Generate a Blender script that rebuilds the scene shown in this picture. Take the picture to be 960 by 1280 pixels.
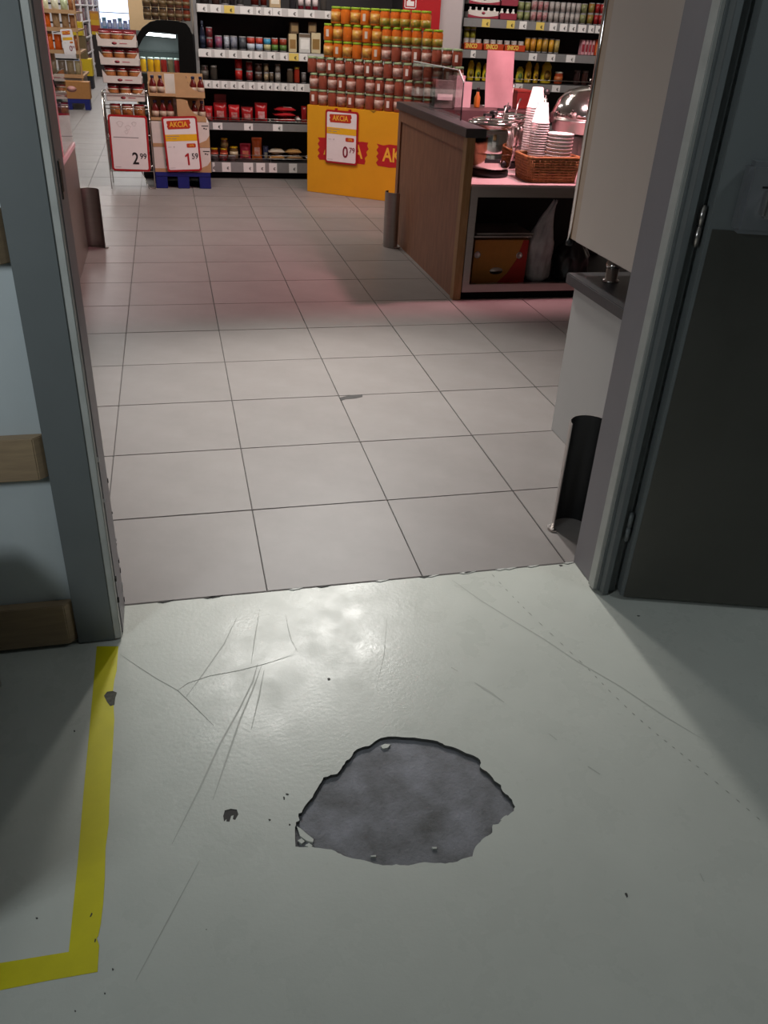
import bpy, bmesh, math, random
from mathutils import Vector, Matrix
random.seed(7)
D = bpy.data
S = bpy.context.scene
COL = S.collection
for o in list(D.objects): D.objects.remove(o)

# ------------------------------------------------------------ camera
FPX = 1035.0
YAW, PITCH, ROLL = 0.256657, 0.534566, 0.0560232
CAM = Vector((0.2790, -1.8851, 1.3828))
cy, sy, cp, sp = math.cos(YAW), math.sin(YAW), math.cos(PITCH), math.sin(PITCH)
FW = Vector((sy*cp, cy*cp, -sp)); R0 = Vector((cy, -sy, 0)); U0 = R0.cross(FW)
RR = R0*math.cos(ROLL) + U0*math.sin(ROLL); UU = U0*math.cos(ROLL) - R0*math.sin(ROLL)
cd = D.cameras.new('camera'); cam = D.objects.new('camera', cd); COL.objects.link(cam)
cd.sensor_fit = 'VERTICAL'; cd.sensor_height = 36; cd.sensor_width = 27
cd.lens = FPX*36/1280; cd.clip_start = 0.02; cd.clip_end = 100
m = Matrix((RR, UU, -FW)).transposed().to_4x4(); m.translation = CAM
cam.matrix_world = m
S.camera = cam
def atY(px, py, Y):          # the point of the plane y = Y seen at a pixel of the photograph
    d = FW + RR*((px-480)/FPX) - UU*((py-640)/FPX)
    return CAM + d*((Y-CAM.y)/d.y)
def atZ(px, py, Z=0.0):
    d = FW + RR*((px-480)/FPX) - UU*((py-640)/FPX)
    return CAM + d*((Z-CAM.z)/d.z)
def pix(P):
    d = Vector(P)-CAM; w = d.dot(FW)
    return 480+FPX*d.dot(RR)/w, 640-FPX*d.dot(UU)/w, w

# ------------------------------------------------------------ world, exposure, lights
S.view_settings.view_transform = 'Standard'; S.view_settings.look = 'None'
S.view_settings.gamma = 1; S.view_settings.use_curve_mapping = False
S.view_settings.exposure = 0.0
w = D.worlds.new('world'); S.world = w; w.use_nodes = True
w.node_tree.nodes['Background'].inputs[0].default_value = (0.05, 0.055, 0.06, 1)
w.node_tree.nodes['Background'].inputs[1].default_value = 0.3
def light(name, kind, loc, energy, col, size=0.2, sizey=None, rot=(0, 0, 0), spot=None, blend=0.5):
    l = D.lights.new(name, kind); l.energy = energy; l.color = col
    if kind == 'AREA':
        l.shape = 'RECTANGLE' if sizey else 'DISK'; l.size = size
        if sizey: l.size_y = sizey
    else:
        l.shadow_soft_size = size
    if kind == 'SPOT': l.spot_size = spot; l.spot_blend = blend
    o = D.objects.new(name, l); COL.objects.link(o); o.location = loc; o.rotation_euler = rot
    return o
WARM = (1, 0.95, 0.88); PINK = (1.0, 0.40, 0.46); COOL = (0.86, 0.95, 1.0)
try:
    S.cycles.transparent_max_bounces = 24
except Exception: pass
def aimed(name, loc, to, energy, col, size, cone, blend):
    d = Vector(to)-Vector(loc)
    return light(name, 'SPOT', loc, energy, col, size, None, d.to_track_quat('-Z', 'Y').to_euler(), math.radians(cone), blend)
NEUT = (1, 0.98, 0.94)
aimed('downlight', (0.58, 2.66, 2.8), (0.56, 1.1, 0), 340, NEUT, 0.13, 54, 1.0)
aimed('downlight', (1.33, 3.18, 2.8), (1.25, 1.1, 0), 410, NEUT, 0.12, 54, 1.0)
SH = (math.radians(52), 0, 0)
light('shelf_light', 'AREA', (0.1, 4.9, 3.0), 13, WARM, 1.2, 0.3, SH)
light('shelf_light', 'AREA', (1.5, 4.6, 3.0), 20, WARM, 1.2, 0.3, SH)
light('shelf_light', 'AREA', (3.7, 5.0, 3.0), 34, WARM, 1.6, 0.3, SH)
for yy in (8.5, 12, 16, 20, 24):
    light('aisle_light', 'AREA', (-0.6, yy, 3.1), 60, (1, 0.98, 0.96), 0.3, 2.6)
light('floor_fill', 'AREA', (0.7, 5.0, 3.15), 35, WARM, 1.4, 0.5)  # added fill to brighten the floor before the shelves, no fixture known
light('heat_lamp', 'SPOT', (2.67, 2.72, 2.25), 165, PINK, 0.06, None, (0, math.radians(18), 0), math.radians(140), 0.4)
light('heat_lamp', 'SPOT', (2.28, 2.74, 1.55), 38, (1, .74, .76), 0.05, None, (math.radians(22), 0, 0), math.radians(95), 0.7)
light('heat_lamp', 'SPOT', (2.30, 4.10, 1.95), 22, PINK, 0.05, None, (0, 0, 0), math.radians(110), 0.6)
light('case_light', 'AREA', (-0.75, 3.3, 1.5), 9, PINK, 0.2, 1.2)
light('back_room_light', 'AREA', (2.1, -0.95, 2.45), 6, COOL, 0.4, 0.4)
light('side_light', 'AREA', (-1.0, -1.4, 1.6), 15.5, COOL, 0.35, 0.6, (math.radians(92), 0, math.radians(-36)))

# ------------------------------------------------------------ materials
def lin(h):
    h = h.lstrip('#'); c = [int(h[i:i+2], 16)/255 for i in (0, 2, 4)]
    return tuple(((x/12.92) if x <= 0.04045 else ((x+0.055)/1.055)**2.4) for x in c) + (1,)
MATS = {}
def mat(name, hexc, rough=0.6, metal=0.0, var=0.0, scale=20, bump=0.0, bscale=None, emit=0.0, trans=0.0,
        spec=None, stretch=(1, 1, 1), objvar=0.0, alt=None, coat=0.0, rvar=0.0, rscale=6, ior=1.45):
    if name in MATS: return MATS[name]
    M = D.materials.new(name); M.use_nodes = True; MATS[name] = M
    nt = M.node_tree; N = nt.nodes; L = nt.links; B = N['Principled BSDF']
    c = lin(hexc); B.inputs['Base Color'].default_value = c
    B.inputs['Roughness'].default_value = rough; B.inputs['Metallic'].default_value = metal
    B.inputs['IOR'].default_value = ior
    if spec is not None: B.inputs['Specular IOR Level'].default_value = spec
    if coat: B.inputs['Coat Weight'].default_value = coat; B.inputs['Coat Roughness'].default_value = 0.1
    if trans: B.inputs['Transmission Weight'].default_value = trans
    if emit:
        B.inputs['Emission Color'].default_value = c; B.inputs['Emission Strength'].default_value = emit
    tc = None
    def coords(sc):
        nonlocal tc
        if tc is None: tc = N.new('ShaderNodeTexCoord')
        mp = N.new('ShaderNodeMapping'); mp.inputs['Scale'].default_value = stretch
        L.new(tc.outputs['Object'], mp.inputs['Vector'])
        n = N.new('ShaderNodeTexNoise'); n.inputs['Scale'].default_value = sc; n.inputs['Detail'].default_value = 6
        n.inputs['Roughness'].default_value = 0.6
        L.new(mp.outputs[0], n.inputs['Vector']); return n
    src = None
    if var or alt:
        n = coords(scale); mx = N.new('ShaderNodeMix'); mx.data_type = 'RGBA'
        rmp = N.new('ShaderNodeMapRange'); rmp.inputs[1].default_value = 0.3; rmp.inputs[2].default_value = 0.7
        L.new(n.outputs[0], rmp.inputs[0]); L.new(rmp.outputs[0], mx.inputs[0])
        a = lin(alt) if alt else tuple(x*(1-var) for x in c[:3])+(1,)
        b = c if alt else tuple(min(1, x*(1+var)) for x in c[:3])+(1,)
        mx.inputs[6].default_value = a; mx.inputs[7].default_value = b
        src = mx.outputs[2]
    if objvar:
        oi = N.new('ShaderNodeObjectInfo'); mr = N.new('ShaderNodeMapRange')
        mr.inputs[3].default_value = 1-objvar; mr.inputs[4].default_value = 1+objvar
        L.new(oi.outputs['Random'], mr.inputs[0])
        hs = N.new('ShaderNodeHueSaturation'); L.new(mr.outputs[0], hs.inputs['Value'])
        if src: L.new(src, hs.inputs['Color'])
        else: hs.inputs['Color'].default_value = c
        src = hs.outputs[0]
    if src: L.new(src, B.inputs['Base Color'])
    if rvar:
        n = coords(rscale); mr = N.new('ShaderNodeMapRange'); mr.inputs[1].default_value = .3; mr.inputs[2].default_value = .7
        mr.inputs[3].default_value = max(0.02, rough-rvar); mr.inputs[4].default_value = rough+rvar
        L.new(n.outputs[0], mr.inputs[0]); L.new(mr.outputs[0], B.inputs['Roughness'])
    if bump:
        n = coords(bscale or scale*4); bp = N.new('ShaderNodeBump'); bp.inputs['Strength'].default_value = bump
        bp.inputs['Distance'].default_value = 0.004
        L.new(n.outputs[0], bp.inputs['Height']); L.new(bp.outputs[0], B.inputs['Normal'])
    return M
def glassy(name, hexc, mixv=0.82, rough=0.03):
    """thin clear pane: mostly lets light straight through, with a fresnel reflection"""
    if name in MATS: return MATS[name]
    M = D.materials.new(name); M.use_nodes = True; MATS[name] = M
    nt = M.node_tree; N = nt.nodes; L = nt.links; N.remove(N['Principled BSDF'])
    out = N['Material Output']; t = N.new('ShaderNodeBsdfTransparent'); t.inputs[0].default_value = lin(hexc)
    g = N.new('ShaderNodeBsdfGlossy'); g.inputs['Roughness'].default_value = rough
    f = N.new('ShaderNodeFresnel'); ge = N.new('ShaderNodeNewGeometry')   # the same fresnel on both faces of a pane
    mr = N.new('ShaderNodeMapRange'); mr.inputs[3].default_value = 1.5; mr.inputs[4].default_value = 1/1.5
    L.new(ge.outputs['Backfacing'], mr.inputs[0]); L.new(mr.outputs[0], f.inputs[0])
    mx = N.new('ShaderNodeMixShader'); L.new(f.outputs[0], mx.inputs[0]); L.new(t.outputs[0], mx.inputs[1]); L.new(g.outputs[0], mx.inputs[2])
    L.new(mx.outputs[0], out.inputs[0]); return M
epoxy = mat('epoxy_floor', '#b7b9b1', 0.30, var=0.05, scale=3, bump=0.11, bscale=95, rvar=0.09, rscale=9, spec=0.22)
concrete = mat('concrete', '#8a8a90', 0.9, alt='#595857', scale=11, bump=0.7, bscale=130)
tilem = mat('floor_tile', '#857f7c', 0.46, alt='#7c7673', scale=5, objvar=0.05, bump=0.04, bscale=60, spec=0.32)
grout = mat('grout', '#55504e', 0.9, var=0.2)
tape = mat('yellow_paint', '#c2b800', 0.45, var=0.07, scale=14, bump=0.06)
wallm = mat('wall_paint', '#b4babb', 0.55, var=0.03, scale=5, bump=0.05, bscale=80)
whitew = mat('store_wall', '#cfc8c0', 0.8, var=0.03)
ceilm = mat('ceiling_paint', '#c8c8c4', 0.9, var=0.03)
framem = mat('frame_paint', '#676b6b', 0.42, var=0.04, scale=8, bump=0.03)
stripm = mat('frame_edge', '#acaca7', 0.5, var=0.08, scale=18)
revealm = mat('reveal_grey', '#827d80', 0.5, var=0.04, scale=6)
woodr = mat('rail_wood', '#9a8467', 0.5, alt='#84705a', scale=7, stretch=(1, 1, 9), bump=0.08)
woodc = mat('counter_wood', '#92654b', 0.5, alt='#79513a', scale=6, stretch=(1, 4, 1), bump=0.06)
woodl = mat('counter_stile', '#a37f57', 0.5, alt='#8a683f', scale=6, stretch=(9, 9, 1), bump=0.06)
darkt = mat('dark_worktop', '#3b3a3c', 0.35, var=0.1, scale=40)
steel = mat('steel', '#b9b2ae', 0.28, 1.0, var=0.04, scale=5, stretch=(30, 30, 1))
steelb = mat('brushed_steel', '#a8a19d', 0.38, 1.0, var=0.05, scale=4, stretch=(1, 1, 20))
chrome = mat('chrome', '#d8d2cf', 0.12, 1.0)
kick = mat('kick_steel', '#6d6b66', 0.42, 0.9, var=0.08, scale=3, stretch=(1, 1, 1), rvar=0.06)
black = mat('black_plastic', '#121112', 0.5, var=0.1)
blackm = mat('matte_black', '#070606', 0.8, var=0.1, spec=0.15)
shelfm = mat('shelf_dark', '#2a2627', 0.6, var=0.1)
railm = mat('price_rail', '#bdb9b8', 0.35, var=0.05)
railg = mat('grey_rail', '#8f8d8e', 0.35, 0.3, var=0.05)
white = mat('white_card', '#e2dcdc', 0.6, var=0.02)
tagw = mat('tag_white', '#dedad9', 0.6, var=0.02)
tagy = mat('tag_yellow', '#d8bd62', 0.6, var=0.02)
ink = mat('ink', '#211d1f', 0.7)
greyink = mat('grey_ink', '#8f888a', 0.7)
red = mat('sign_red', '#a3151f', 0.45, var=0.05)
yel = mat('sign_yellow', '#e0ac1c', 0.5, var=0.05)
orangetext = mat('sign_orange', '#e7b23a', 0.5)
pillred = mat('pill_red', '#b5331d', 0.5)
boxy = mat('yellow_card', '#d79a15', 0.55, var=0.05, scale=4, bump=0.05)
boxred = mat('brush_red', '#b01d22', 0.55, var=0.06, scale=20)
card = mat('cardboard', '#b08a63', 0.75, var=0.07, scale=12, bump=0.05)
cardw = mat('white_cardboard', '#cfc5bf', 0.7, var=0.04)
bluep = mat('blue_pallet', '#141d6b', 0.5, var=0.08)
wicker = mat('wicker', '#a5713f', 0.6, alt='#754a28', scale=45, bump=0.4, bscale=90)
cupw = mat('foam_cup', '#e9dfdd', 0.5, var=0.01)
glass = glassy('clear_glass', '#eef4f2')
acrylic = glassy('acrylic', '#e6e8e6')
plasticw = mat('plastic_bag', '#bdb6b6', 0.35, alt='#8b8485', scale=9, bump=0.4, bscale=14)
plasticd = mat('dark_bag', '#1a1516', 0.3, bump=0.6, bscale=12)
panelm = mat('cabinet_panel', '#b1a79f', 0.45, var=0.02, scale=3)
lowm = mat('low_cabinet', '#a8a6a4', 0.5, var=0.02, scale=3)
beige = mat('beige_edge', '#a79686', 0.5, var=0.03)
brownl = mat('brown_edge', '#7c5c34', 0.5, var=0.05)
pinks = mat('pink_card', '#cdbfc0', 0.5, var=0.03)
lamp = mat('lamp_white', '#f4fbff', 0.5, emit=6)
lampb = mat('chiller_light', '#dce8ff', 0.5, emit=1.6)
redpanel = mat('red_panel', '#a8141c', 0.5, var=0.03)
pillar = mat('pillar_grey', '#b5a9ab', 0.7, var=0.02)
CM = {}
def C(hexc, rough=0.4, **k):                                      # plain printed or plastic colour with slight wear
    key = (hexc, rough, tuple(sorted(k.items())))
    if key not in CM: CM[key] = mat('colour_'+hexc.lstrip('#')+'_%d_%d' % (rough*100, len(CM)), hexc, rough, var=0.07, scale=30, **k)
    return CM[key]
def P(a, b, rough=0.4, scale=28):                                 # two-tone print
    key = ('P', a, b, rough, scale)
    if key not in CM: CM[key] = mat('print_%d' % len(CM), a, rough, alt=b, scale=scale)
    return CM[key]

# ------------------------------------------------------------ mesh building
class MB:
    def __init__(s): s.v = []; s.f = []; s.sm = []
    def add(s, vs, fs, smooth=False):
        n = len(s.v); s.v += [tuple(v) for v in vs]
        for f in fs: s.f.append([i+n for i in f]); s.sm.append(smooth)
        return s
    def box(s, x0, y0, z0, x1, y1, z1, M=None):
        vs = [Vector((x, y, z)) for z in (z0, z1) for y in (y0, y1) for x in (x0, x1)]
        if M: vs = [M @ v for v in vs]
        return s.add(vs, [(0, 2, 3, 1), (4, 5, 7, 6), (0, 1, 5, 4), (2, 6, 7, 3), (0, 4, 6, 2), (1, 3, 7, 5)])
    def lathe(s, prof, seg=16, c=(0, 0, 0), smooth=True, M=None):
        vs = []; fs = []
        for r, z in prof:
            for k in range(seg):
                a = 2*math.pi*k/seg; vs.append(Vector((c[0]+r*math.cos(a), c[1]+r*math.sin(a), c[2]+z)))
        for i in range(len(prof)-1):
            for k in range(seg):
                k2 = (k+1) % seg; fs.append((i*seg+k, i*seg+k2, (i+1)*seg+k2, (i+1)*seg+k))
        if M: vs = [M @ v for v in vs]
        s.add(vs, fs, smooth)
        n = len(prof)
        if prof[0][0] > 1e-6: s.f.append([len(s.v)-n*seg+k for k in reversed(range(seg))]); s.sm.append(False)
        if prof[-1][0] > 1e-6: s.f.append([len(s.v)-seg+k for k in range(seg)]); s.sm.append(False)
        return s
    def tube(s, pts, r, seg=8, caps=True):
        pts = [Vector(p) for p in pts]; vs = []; fs = []
        for i, p in enumerate(pts):
            d = (pts[min(i+1, len(pts)-1)]-pts[max(i-1, 0)]).normalized()
            a = d.cross(Vector((0, 0, 1)) if abs(d.z) < 0.9 else Vector((1, 0, 0))).normalized(); b = d.cross(a)
            for k in range(seg):
                t = 2*math.pi*k/seg; vs.append(p+a*(r*math.cos(t))+b*(r*math.sin(t)))
        for i in range(len(pts)-1):
            for k in range(seg):
                k2 = (k+1) % seg; fs.append((i*seg+k, i*seg+k2, (i+1)*seg+k2, (i+1)*seg+k))
        s.add(vs, fs, True)
        if caps:
            n = len(s.v)-len(vs)
            s.f.append([n+k for k in range(seg)]); s.sm.append(False)
            s.f.append([len(s.v)-seg+k for k in reversed(range(seg))]); s.sm.append(False)
        return s
    def prism(s, poly, d0, d1, axis='y', M=None):
        """poly in the other two axes, extruded along axis"""
        def pt(a, b, d): return Vector({'y': (a, d, b), 'x': (d, a, b), 'z': (a, b, d)}[axis])
        n = len(poly); vs = [pt(a, b, d0) for a, b in poly]+[pt(a, b, d1) for a, b in poly]
        if M: vs = [M @ v for v in vs]
        fs = [list(range(n)), list(range(2*n-1, n-1, -1))]
        for i in range(n): j = (i+1) % n; fs.append((i, i+n, j+n, j))
        return s.add(vs, fs)
    def sheet(s, fn, nu, nv, smooth=True):
        vs = [fn(i/nu, j/nv) for j in range(nv+1) for i in range(nu+1)]
        fs = [(j*(nu+1)+i, j*(nu+1)+i+1, (j+1)*(nu+1)+i+1, (j+1)*(nu+1)+i) for j in range(nv) for i in range(nu)]
        return s.add(vs, fs, smooth)
    def mesh(s, name, M, bevel=0.0):
        me = D.meshes.new(name); me.from_pydata(s.v, [], s.f); me.polygons.foreach_set('use_smooth', s.sm)
        bm = bmesh.new(); bm.from_mesh(me)
        bmesh.ops.recalc_face_normals(bm, faces=bm.faces)
        if bevel: bmesh.ops.bevel(bm, geom=[e for e in bm.edges if len(e.link_faces) == 2 and e.calc_face_angle(0) > 0.6], offset=bevel, segments=2, affect='EDGES', clamp_overlap=True)
        bm.to_mesh(me); bm.free()
        me.materials.append(M); return me
def obj(name, mb, M, parent=None, bevel=0.0, loc=None):
    me = mb if isinstance(mb, bpy.types.Mesh) else mb.mesh(name, M, bevel)
    o = D.objects.new(name, me); COL.objects.link(o)
    if parent: o.parent = parent
    if loc is not None: o.location = loc
    return o
LABELS = {}
def tag(o, label, cat, group=None):
    o['label'] = label; o['category'] = cat
    if group: o['group'] = group
    LABELS.setdefault(label, []).append(o.name)
    if not 4 <= len(label.split()) <= 16: print('LABEL LENGTH', len(label.split()), label)
    return o
def thing(name, label, cat, loc=(0, 0, 0), rz=0.0, group=None):
    o = D.objects.new(name, None); COL.objects.link(o); o.location = loc; o.rotation_euler = (0, 0, rz); o.empty_display_size = 0.05
    return tag(o, label, cat, group)
def struct(o): o['kind'] = 'structure'; return o
def clone(root, loc, rz=0.0, label=None, cat=None, group=None, rot=None, scale=None):
    """a copy of a thing with copies of its parts and sub-parts (mesh data shared)"""
    r = root.copy(); COL.objects.link(r); r.location = loc; r.rotation_euler = rot or (0, 0, rz)
    if scale: r.scale = scale
    for ch in root.children:
        c = ch.copy(); COL.objects.link(c); c.parent = r
        for g in ch.children:
            d = g.copy(); COL.objects.link(d); d.parent = c
    if label: tag(r, label, cat or root['category'], group)
    return r
TXT = {}
def text_mesh(txt, size, M, bold=0.0, thick=0.0006, align='CENTER', squeeze=1.0):
    key = (txt, size, M.name, bold, thick, align, squeeze)
    if key in TXT: return TXT[key]
    cu = D.curves.new('lettering', 'FONT'); cu.body = txt; cu.size = size; cu.align_x = align; cu.align_y = 'CENTER'
    cu.extrude = thick; cu.offset = bold*size; cu.resolution_u = 3
    o = D.objects.new('lettering', cu); COL.objects.link(o)
    dg = bpy.context.evaluated_depsgraph_get()
    me = D.meshes.new_from_object(o.evaluated_get(dg)); D.objects.remove(o)
    me.transform(Matrix.Diagonal((squeeze, 1, 1, 1)))
    me.materials.clear(); me.materials.append(M); me.name = 'lettering'; TXT[key] = me
    return me
FACE = (math.pi/2, 0, 0)          # text standing up, read from -y
def lettering(txt, size, M, parent, x, y, z, bold=0.0, align='CENTER', squeeze=1.0, name='lettering', rot=FACE):
    o = D.objects.new(name, text_mesh(txt, size, M, bold, 0.0006, align, squeeze)); COL.objects.link(o)
    o.parent = parent; o.location = (x, y, z); o.rotation_euler = rot; return o
ORD = 'first second third fourth fifth sixth seventh eighth ninth tenth eleventh twelfth thirteenth fourteenth fifteenth sixteenth seventeenth eighteenth nineteenth twentieth twenty-first twenty-second twenty-third twenty-fourth twenty-fifth twenty-sixth twenty-seventh twenty-eighth twenty-ninth thirtieth'.split()

# ============================================================ STRUCTURE
T = 0.45
# --- epoxy floor of the back room, with a real hole
hp = [(60,490),(58,415),(62,395),(76,388),(72,362),(84,358),(95,335),(125,300),(142,268),(160,240),(168,222),(196,212),(222,208),(236,190),(250,170),(258,156),(270,150),(285,124),(300,112),(318,105),(345,100),(368,82),(390,70),(420,64),(470,66),(520,68),(570,75),(610,82),(632,92),(640,98),(680,108),(720,128),(750,138),(768,148),(778,165),(774,180),(790,194),(812,210),(830,235),(856,252),(862,275),(884,292),(898,308),(910,335),(905,352),(885,368),(862,384),(846,402),(824,405),(822,425),(815,442),(796,452),(780,465),(768,478),(752,500),(745,528),(720,534),(700,540),(668,552),(640,556),(600,554),(560,550),(520,558),(480,562),(450,558),(420,562),(380,558),(350,550),(310,540),(260,530),(235,518),(215,508),(180,500),(150,495),(120,488),(95,492)]
hole = []
for i, (a, b) in enumerate(hp):
    g = atZ(350+a/3.097, 900+b/3.097); g2 = atZ(350+hp[(i+1) % len(hp)][0]/3.097, 900+hp[(i+1) % len(hp)][1]/3.097)
    hole.append((g.x, g.y)); q = g.lerp(g2, 0.5)
    hole.append((q.x+random.uniform(-.0016, .0016), q.y+random.uniform(-.0016, .0016)))
def floor_with_hole(name, outer, holes, z1, z0, M, edge=None):
    bm = bmesh.new(); edges = []
    loops = []
    for loop in [outer]+holes:
        vs = [bm.verts.new((x, y, z1)) for x, y in loop]; loops.append(vs)
        for i in range(len(vs)): edges.append(bm.edges.new((vs[i], vs[(i+1) % len(vs)])))
    bmesh.ops.triangle_fill(bm, edges=edges, use_beauty=True)
    for vs in loops:
        lo = [bm.verts.new((v.co.x, v.co.y, z0)) for v in vs]
        for i in range(len(vs)):
            j = (i+1) % len(vs); bm.faces.new((vs[i], vs[j], lo[j], lo[i]))
    bmesh.ops.recalc_face_normals(bm, faces=bm.faces)
    me = D.meshes.new(name); bm.to_mesh(me); bm.free(); me.materials.append(M)
    for p in me.polygons:
        if p.normal.z < -0.5: p.flip()
    if edge:
        me.materials.append(edge)
        for p in me.polygons:
            if abs(p.normal.z) < 0.5 and p.center.y < -0.02: p.material_index = 1
    o = D.objects.new(name, me); COL.objects.link(o); return o
def blob(px, py, pts):
    return [tuple(atZ(px+a, py+b).xy) for a, b in pts]
chip1 = blob(0, 0, [(279,1020),(281,1013),(288,1011),(296,1012),(298,1018),(294,1025),(291,1024),(292,1019),(289,1020),(287,1027),(283,1027),(283,1024),(280,1027)])
tchip = blob(0, 0, [(130,870),(134,865),(141,864),(146,866),(144,873),(143,881),(138,883),(134,878)])
fl = struct(floor_with_hole('floor', [(-2.5, -4.2), (3.2, -4.2), (3.2, -0.0015), (-2.5, -0.0015)], [hole, chip1, tchip], 0.0, -0.009, epoxy, mat('coating_edge', '#4f4f4c', 0.8, var=0.3, scale=60)))  # cut edge: darker underlayer, darkened too for shade in the broken rim
fl['label'] = 'glossy pale grey coated floor with a broken patch'
obj('concrete_base', MB().box(-2.5, -4.2, -0.06, 3.2, -0.002, -0.009), concrete, fl)
# loose coating bits inside and around the hole
def bit(pts, z0, z1, M=epoxy, name='coating_chip'):
    return obj(name, MB().prism([tuple(atZ(a, b).xy) for a, b in pts], z0, z1, 'z'), M, fl)
for pts in ([(371,1031),(376,1034),(384,1041),(392,1047),(391,1051),(383,1049),(375,1043)], [(372,1049),(377,1046),(381,1050),(377,1053)], [(381,1055),(386,1052),(391,1055),(387,1057)],
            [(626,1023),(630,1019),(634,1017),(633,1024),(629,1026)], [(476,931),(481,928),(488,929),(485,933),(479,934)], [(540,1057),(546,1057),(546,1059),(541,1059)], [(463,1068),(470,1067),(470,1069),(464,1069)]):
    bit(pts, -0.0088, -0.004)
darkbit = mat('dark_bit', '#3d3a38', 0.8, var=0.1)
for (a, b, w_, h_, ang) in [(359,993,4,2,0.1),(355,998,2,4,0),(337,1025,3,2,0),(362,1031,2,2,0),(783,1119,3,6,-.3),(46,1148,3,2,0),(94,1264,2,2,0),(131,1242,2,2,0),(141,1212,2,3,0),(258,1162,1,1,0),(411,849,4,3,0),(114,1144,2,6,.5),(119,1176,2,5,.3),(798,770,4,1,0),(93,914,2,2,0),(701,707,5,2,0)]:
    ca, sa = math.cos(ang), math.sin(ang)
    bit([(a+ca*x*w_-sa*y*h_, b+sa*x*w_+ca*y*h_) for x, y in ((-.5,-.4),(.1,-.5),(.5,-.2),(.4,.4),(-.2,.5))], -0.001, 0.0009, darkbit, 'dirt_speck')
obj('chip_fill', MB().prism(chip1, -0.0089, -0.0012, 'z'), darkbit, fl)  # fills the small chip with the dark bit colour
# scratches and tyre scuffs
scr = mat('scratch', '#8b8c85', 0.7); scf = mat('scuff', '#9c9e96', 0.55)
def strip(pts, w0, M, name):
    P_ = [atZ(a, b) for a, b in pts]; mb = MB(); vs = []
    for i, p in enumerate(P_):
        d = (P_[min(i+1, len(P_)-1)]-P_[max(0, i-1)]).normalized(); n = Vector((-d.y, d.x, 0))*w0*0.5*(0.25 if i in (0, len(P_)-1) else 1)
        vs += [p+n+Vector((0, 0, .0004)), p-n+Vector((0, 0, .0004))]
    mb.add(vs, [(2*i, 2*i+1, 2*i+3, 2*i+2) for i in range(len(P_)-1)])
    return obj(name, mb, M, fl)
for pts, w_ in [([(150,818),(175,835),(195,848),(222,863),(248,888),(267,907)], .0022), ([(222,863),(235,854),(262,845),(300,838),(335,829),(368,818)], .0022), ([(357,767),(360,785),(364,800),(372,815)], .0013)]:
    strip(pts, w_, scr, 'scratch')
for pts, w_ in [([(322,830),(316,852),(300,885),(275,930),(250,985),(215,1055)], .004), ([(327,832),(316,862),(300,900),(283,950),(266,1000)], .004), ([(330,838),(324,870),(314,912)], .004), ([(296,772),(280,805),(252,845),(232,872)], .003),
                ([(325,760),(318,800),(314,830)], .003), ([(565,725),(600,750),(640,775),(680,799),(720,826),(775,858),(830,895),(880,925)], .0035), ([(564,834),(572,839)], .006), ([(593,853),(604,860),(615,867),(630,878)], .006), ([(686,917),(696,925)], .007), ([(735,958),(750,968)], .009),
                ([(484,770),(480,820),(470,860)], .002), ([(875,1092),(880,1102)], .006), ([(250,1075),(210,1150),(170,1225)], .002)]:
    strip(pts, w_, scf, 'scuff_mark')
dots = [(615,718),(640,745),(660,765),(700,803),(735,836),(760,862),(790,891),(820,917),(850,941),(880,965),(920,999),(958,1032)]
for (a, b), (c_, d_) in zip(dots, dots[1:]):
    n = 3
    for k in range(n):
        t0 = k/n; t1 = t0+0.13
        strip([(a+(c_-a)*t0, b+(d_-b)*t0), (a+(c_-a)*(t0+t1)/2, b+(d_-b)*(t0+t1)/2), (a+(c_-a)*t1, b+(d_-b)*t1)], .0032, scr, 'scuff_dash')
# --- yellow floor line
tl = MB()
R_ = [(148,808),(146,838),(143,850),(141,866),(143,900),(141,935),(139,965),(137,1000),(136,1030),(132,1060),(131,1100),(129,1130),(126,1155),(123,1170),(121,1173),(124,1182),(122,1215)]
outer = [atZ(a, b) for a, b in R_] + [atZ(60,1226), atZ(0,1238), Vector((-0.40,-1.018,0)), Vector((-0.40,-0.969,0)), atZ(0,1204), atZ(86,1190), atZ(92,1130), atZ(97,1080), atZ(105,985), atZ(112,910), atZ(121,808)]
tchip2 = [(x, y) for x, y in tchip]
tb = floor_with_hole('floor_line', [(p.x, p.y) for p in outer], [], 0.0007, 0.0, tape)
tag(tb, 'yellow painted L-shaped line on the pale floor with chipped edge', 'floor line')
obj('bare_chip', MB().prism([(x, y) for x, y in tchip], 0.0006, 0.0012, 'z'), mat('bare_patch', '#5f5d55', .9, alt='#403e38', scale=90), tb)
# --- shop floor tiles
shop = struct(obj('floor_shop', MB().box(-4.4, 0.0, -0.06, 6.3, 28.4, -0.006), grout))
tv = []
for i in range(-9, 14):
    for j in range(0, 63):
        x0, y0 = i*T, j*T
        p = pix((x0+T/2, y0+T/2, 0)); 
        vis = p[2] > 0 and -40 < p[0] < 820 and p[1] > 60
        tv.append((not vis, y0, abs(x0-1), i, j))
tv.sort()
g = 0.0016
tile_me = MB().box(g, g, -0.006, T-g, T-g, 0).mesh('floor_tile', tilem, 0.0014)
rest = MB()
for n, (nv, _, _, i, j) in enumerate(tv):
    if n < 290:
        o = obj('floor_tile', tile_me, tilem, shop, loc=(i*T, j*T, random.uniform(-.0006, 0)))
    else:
        rest.box(i*T+g, j*T+g, -0.006, i*T+T-g, j*T+T-g, 0)
o = obj('far_tiles', rest, tilem, shop); o['kind'] = 'stuff'
obj('tile_chip', MB().prism([tuple(atZ(a, b).xy) for a, b in [(425,497),(438,494),(453,493),(453,496),(444,498),(432,499),(426,501)]], 0, 0.0006, 'z'), darkbit, shop)
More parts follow.
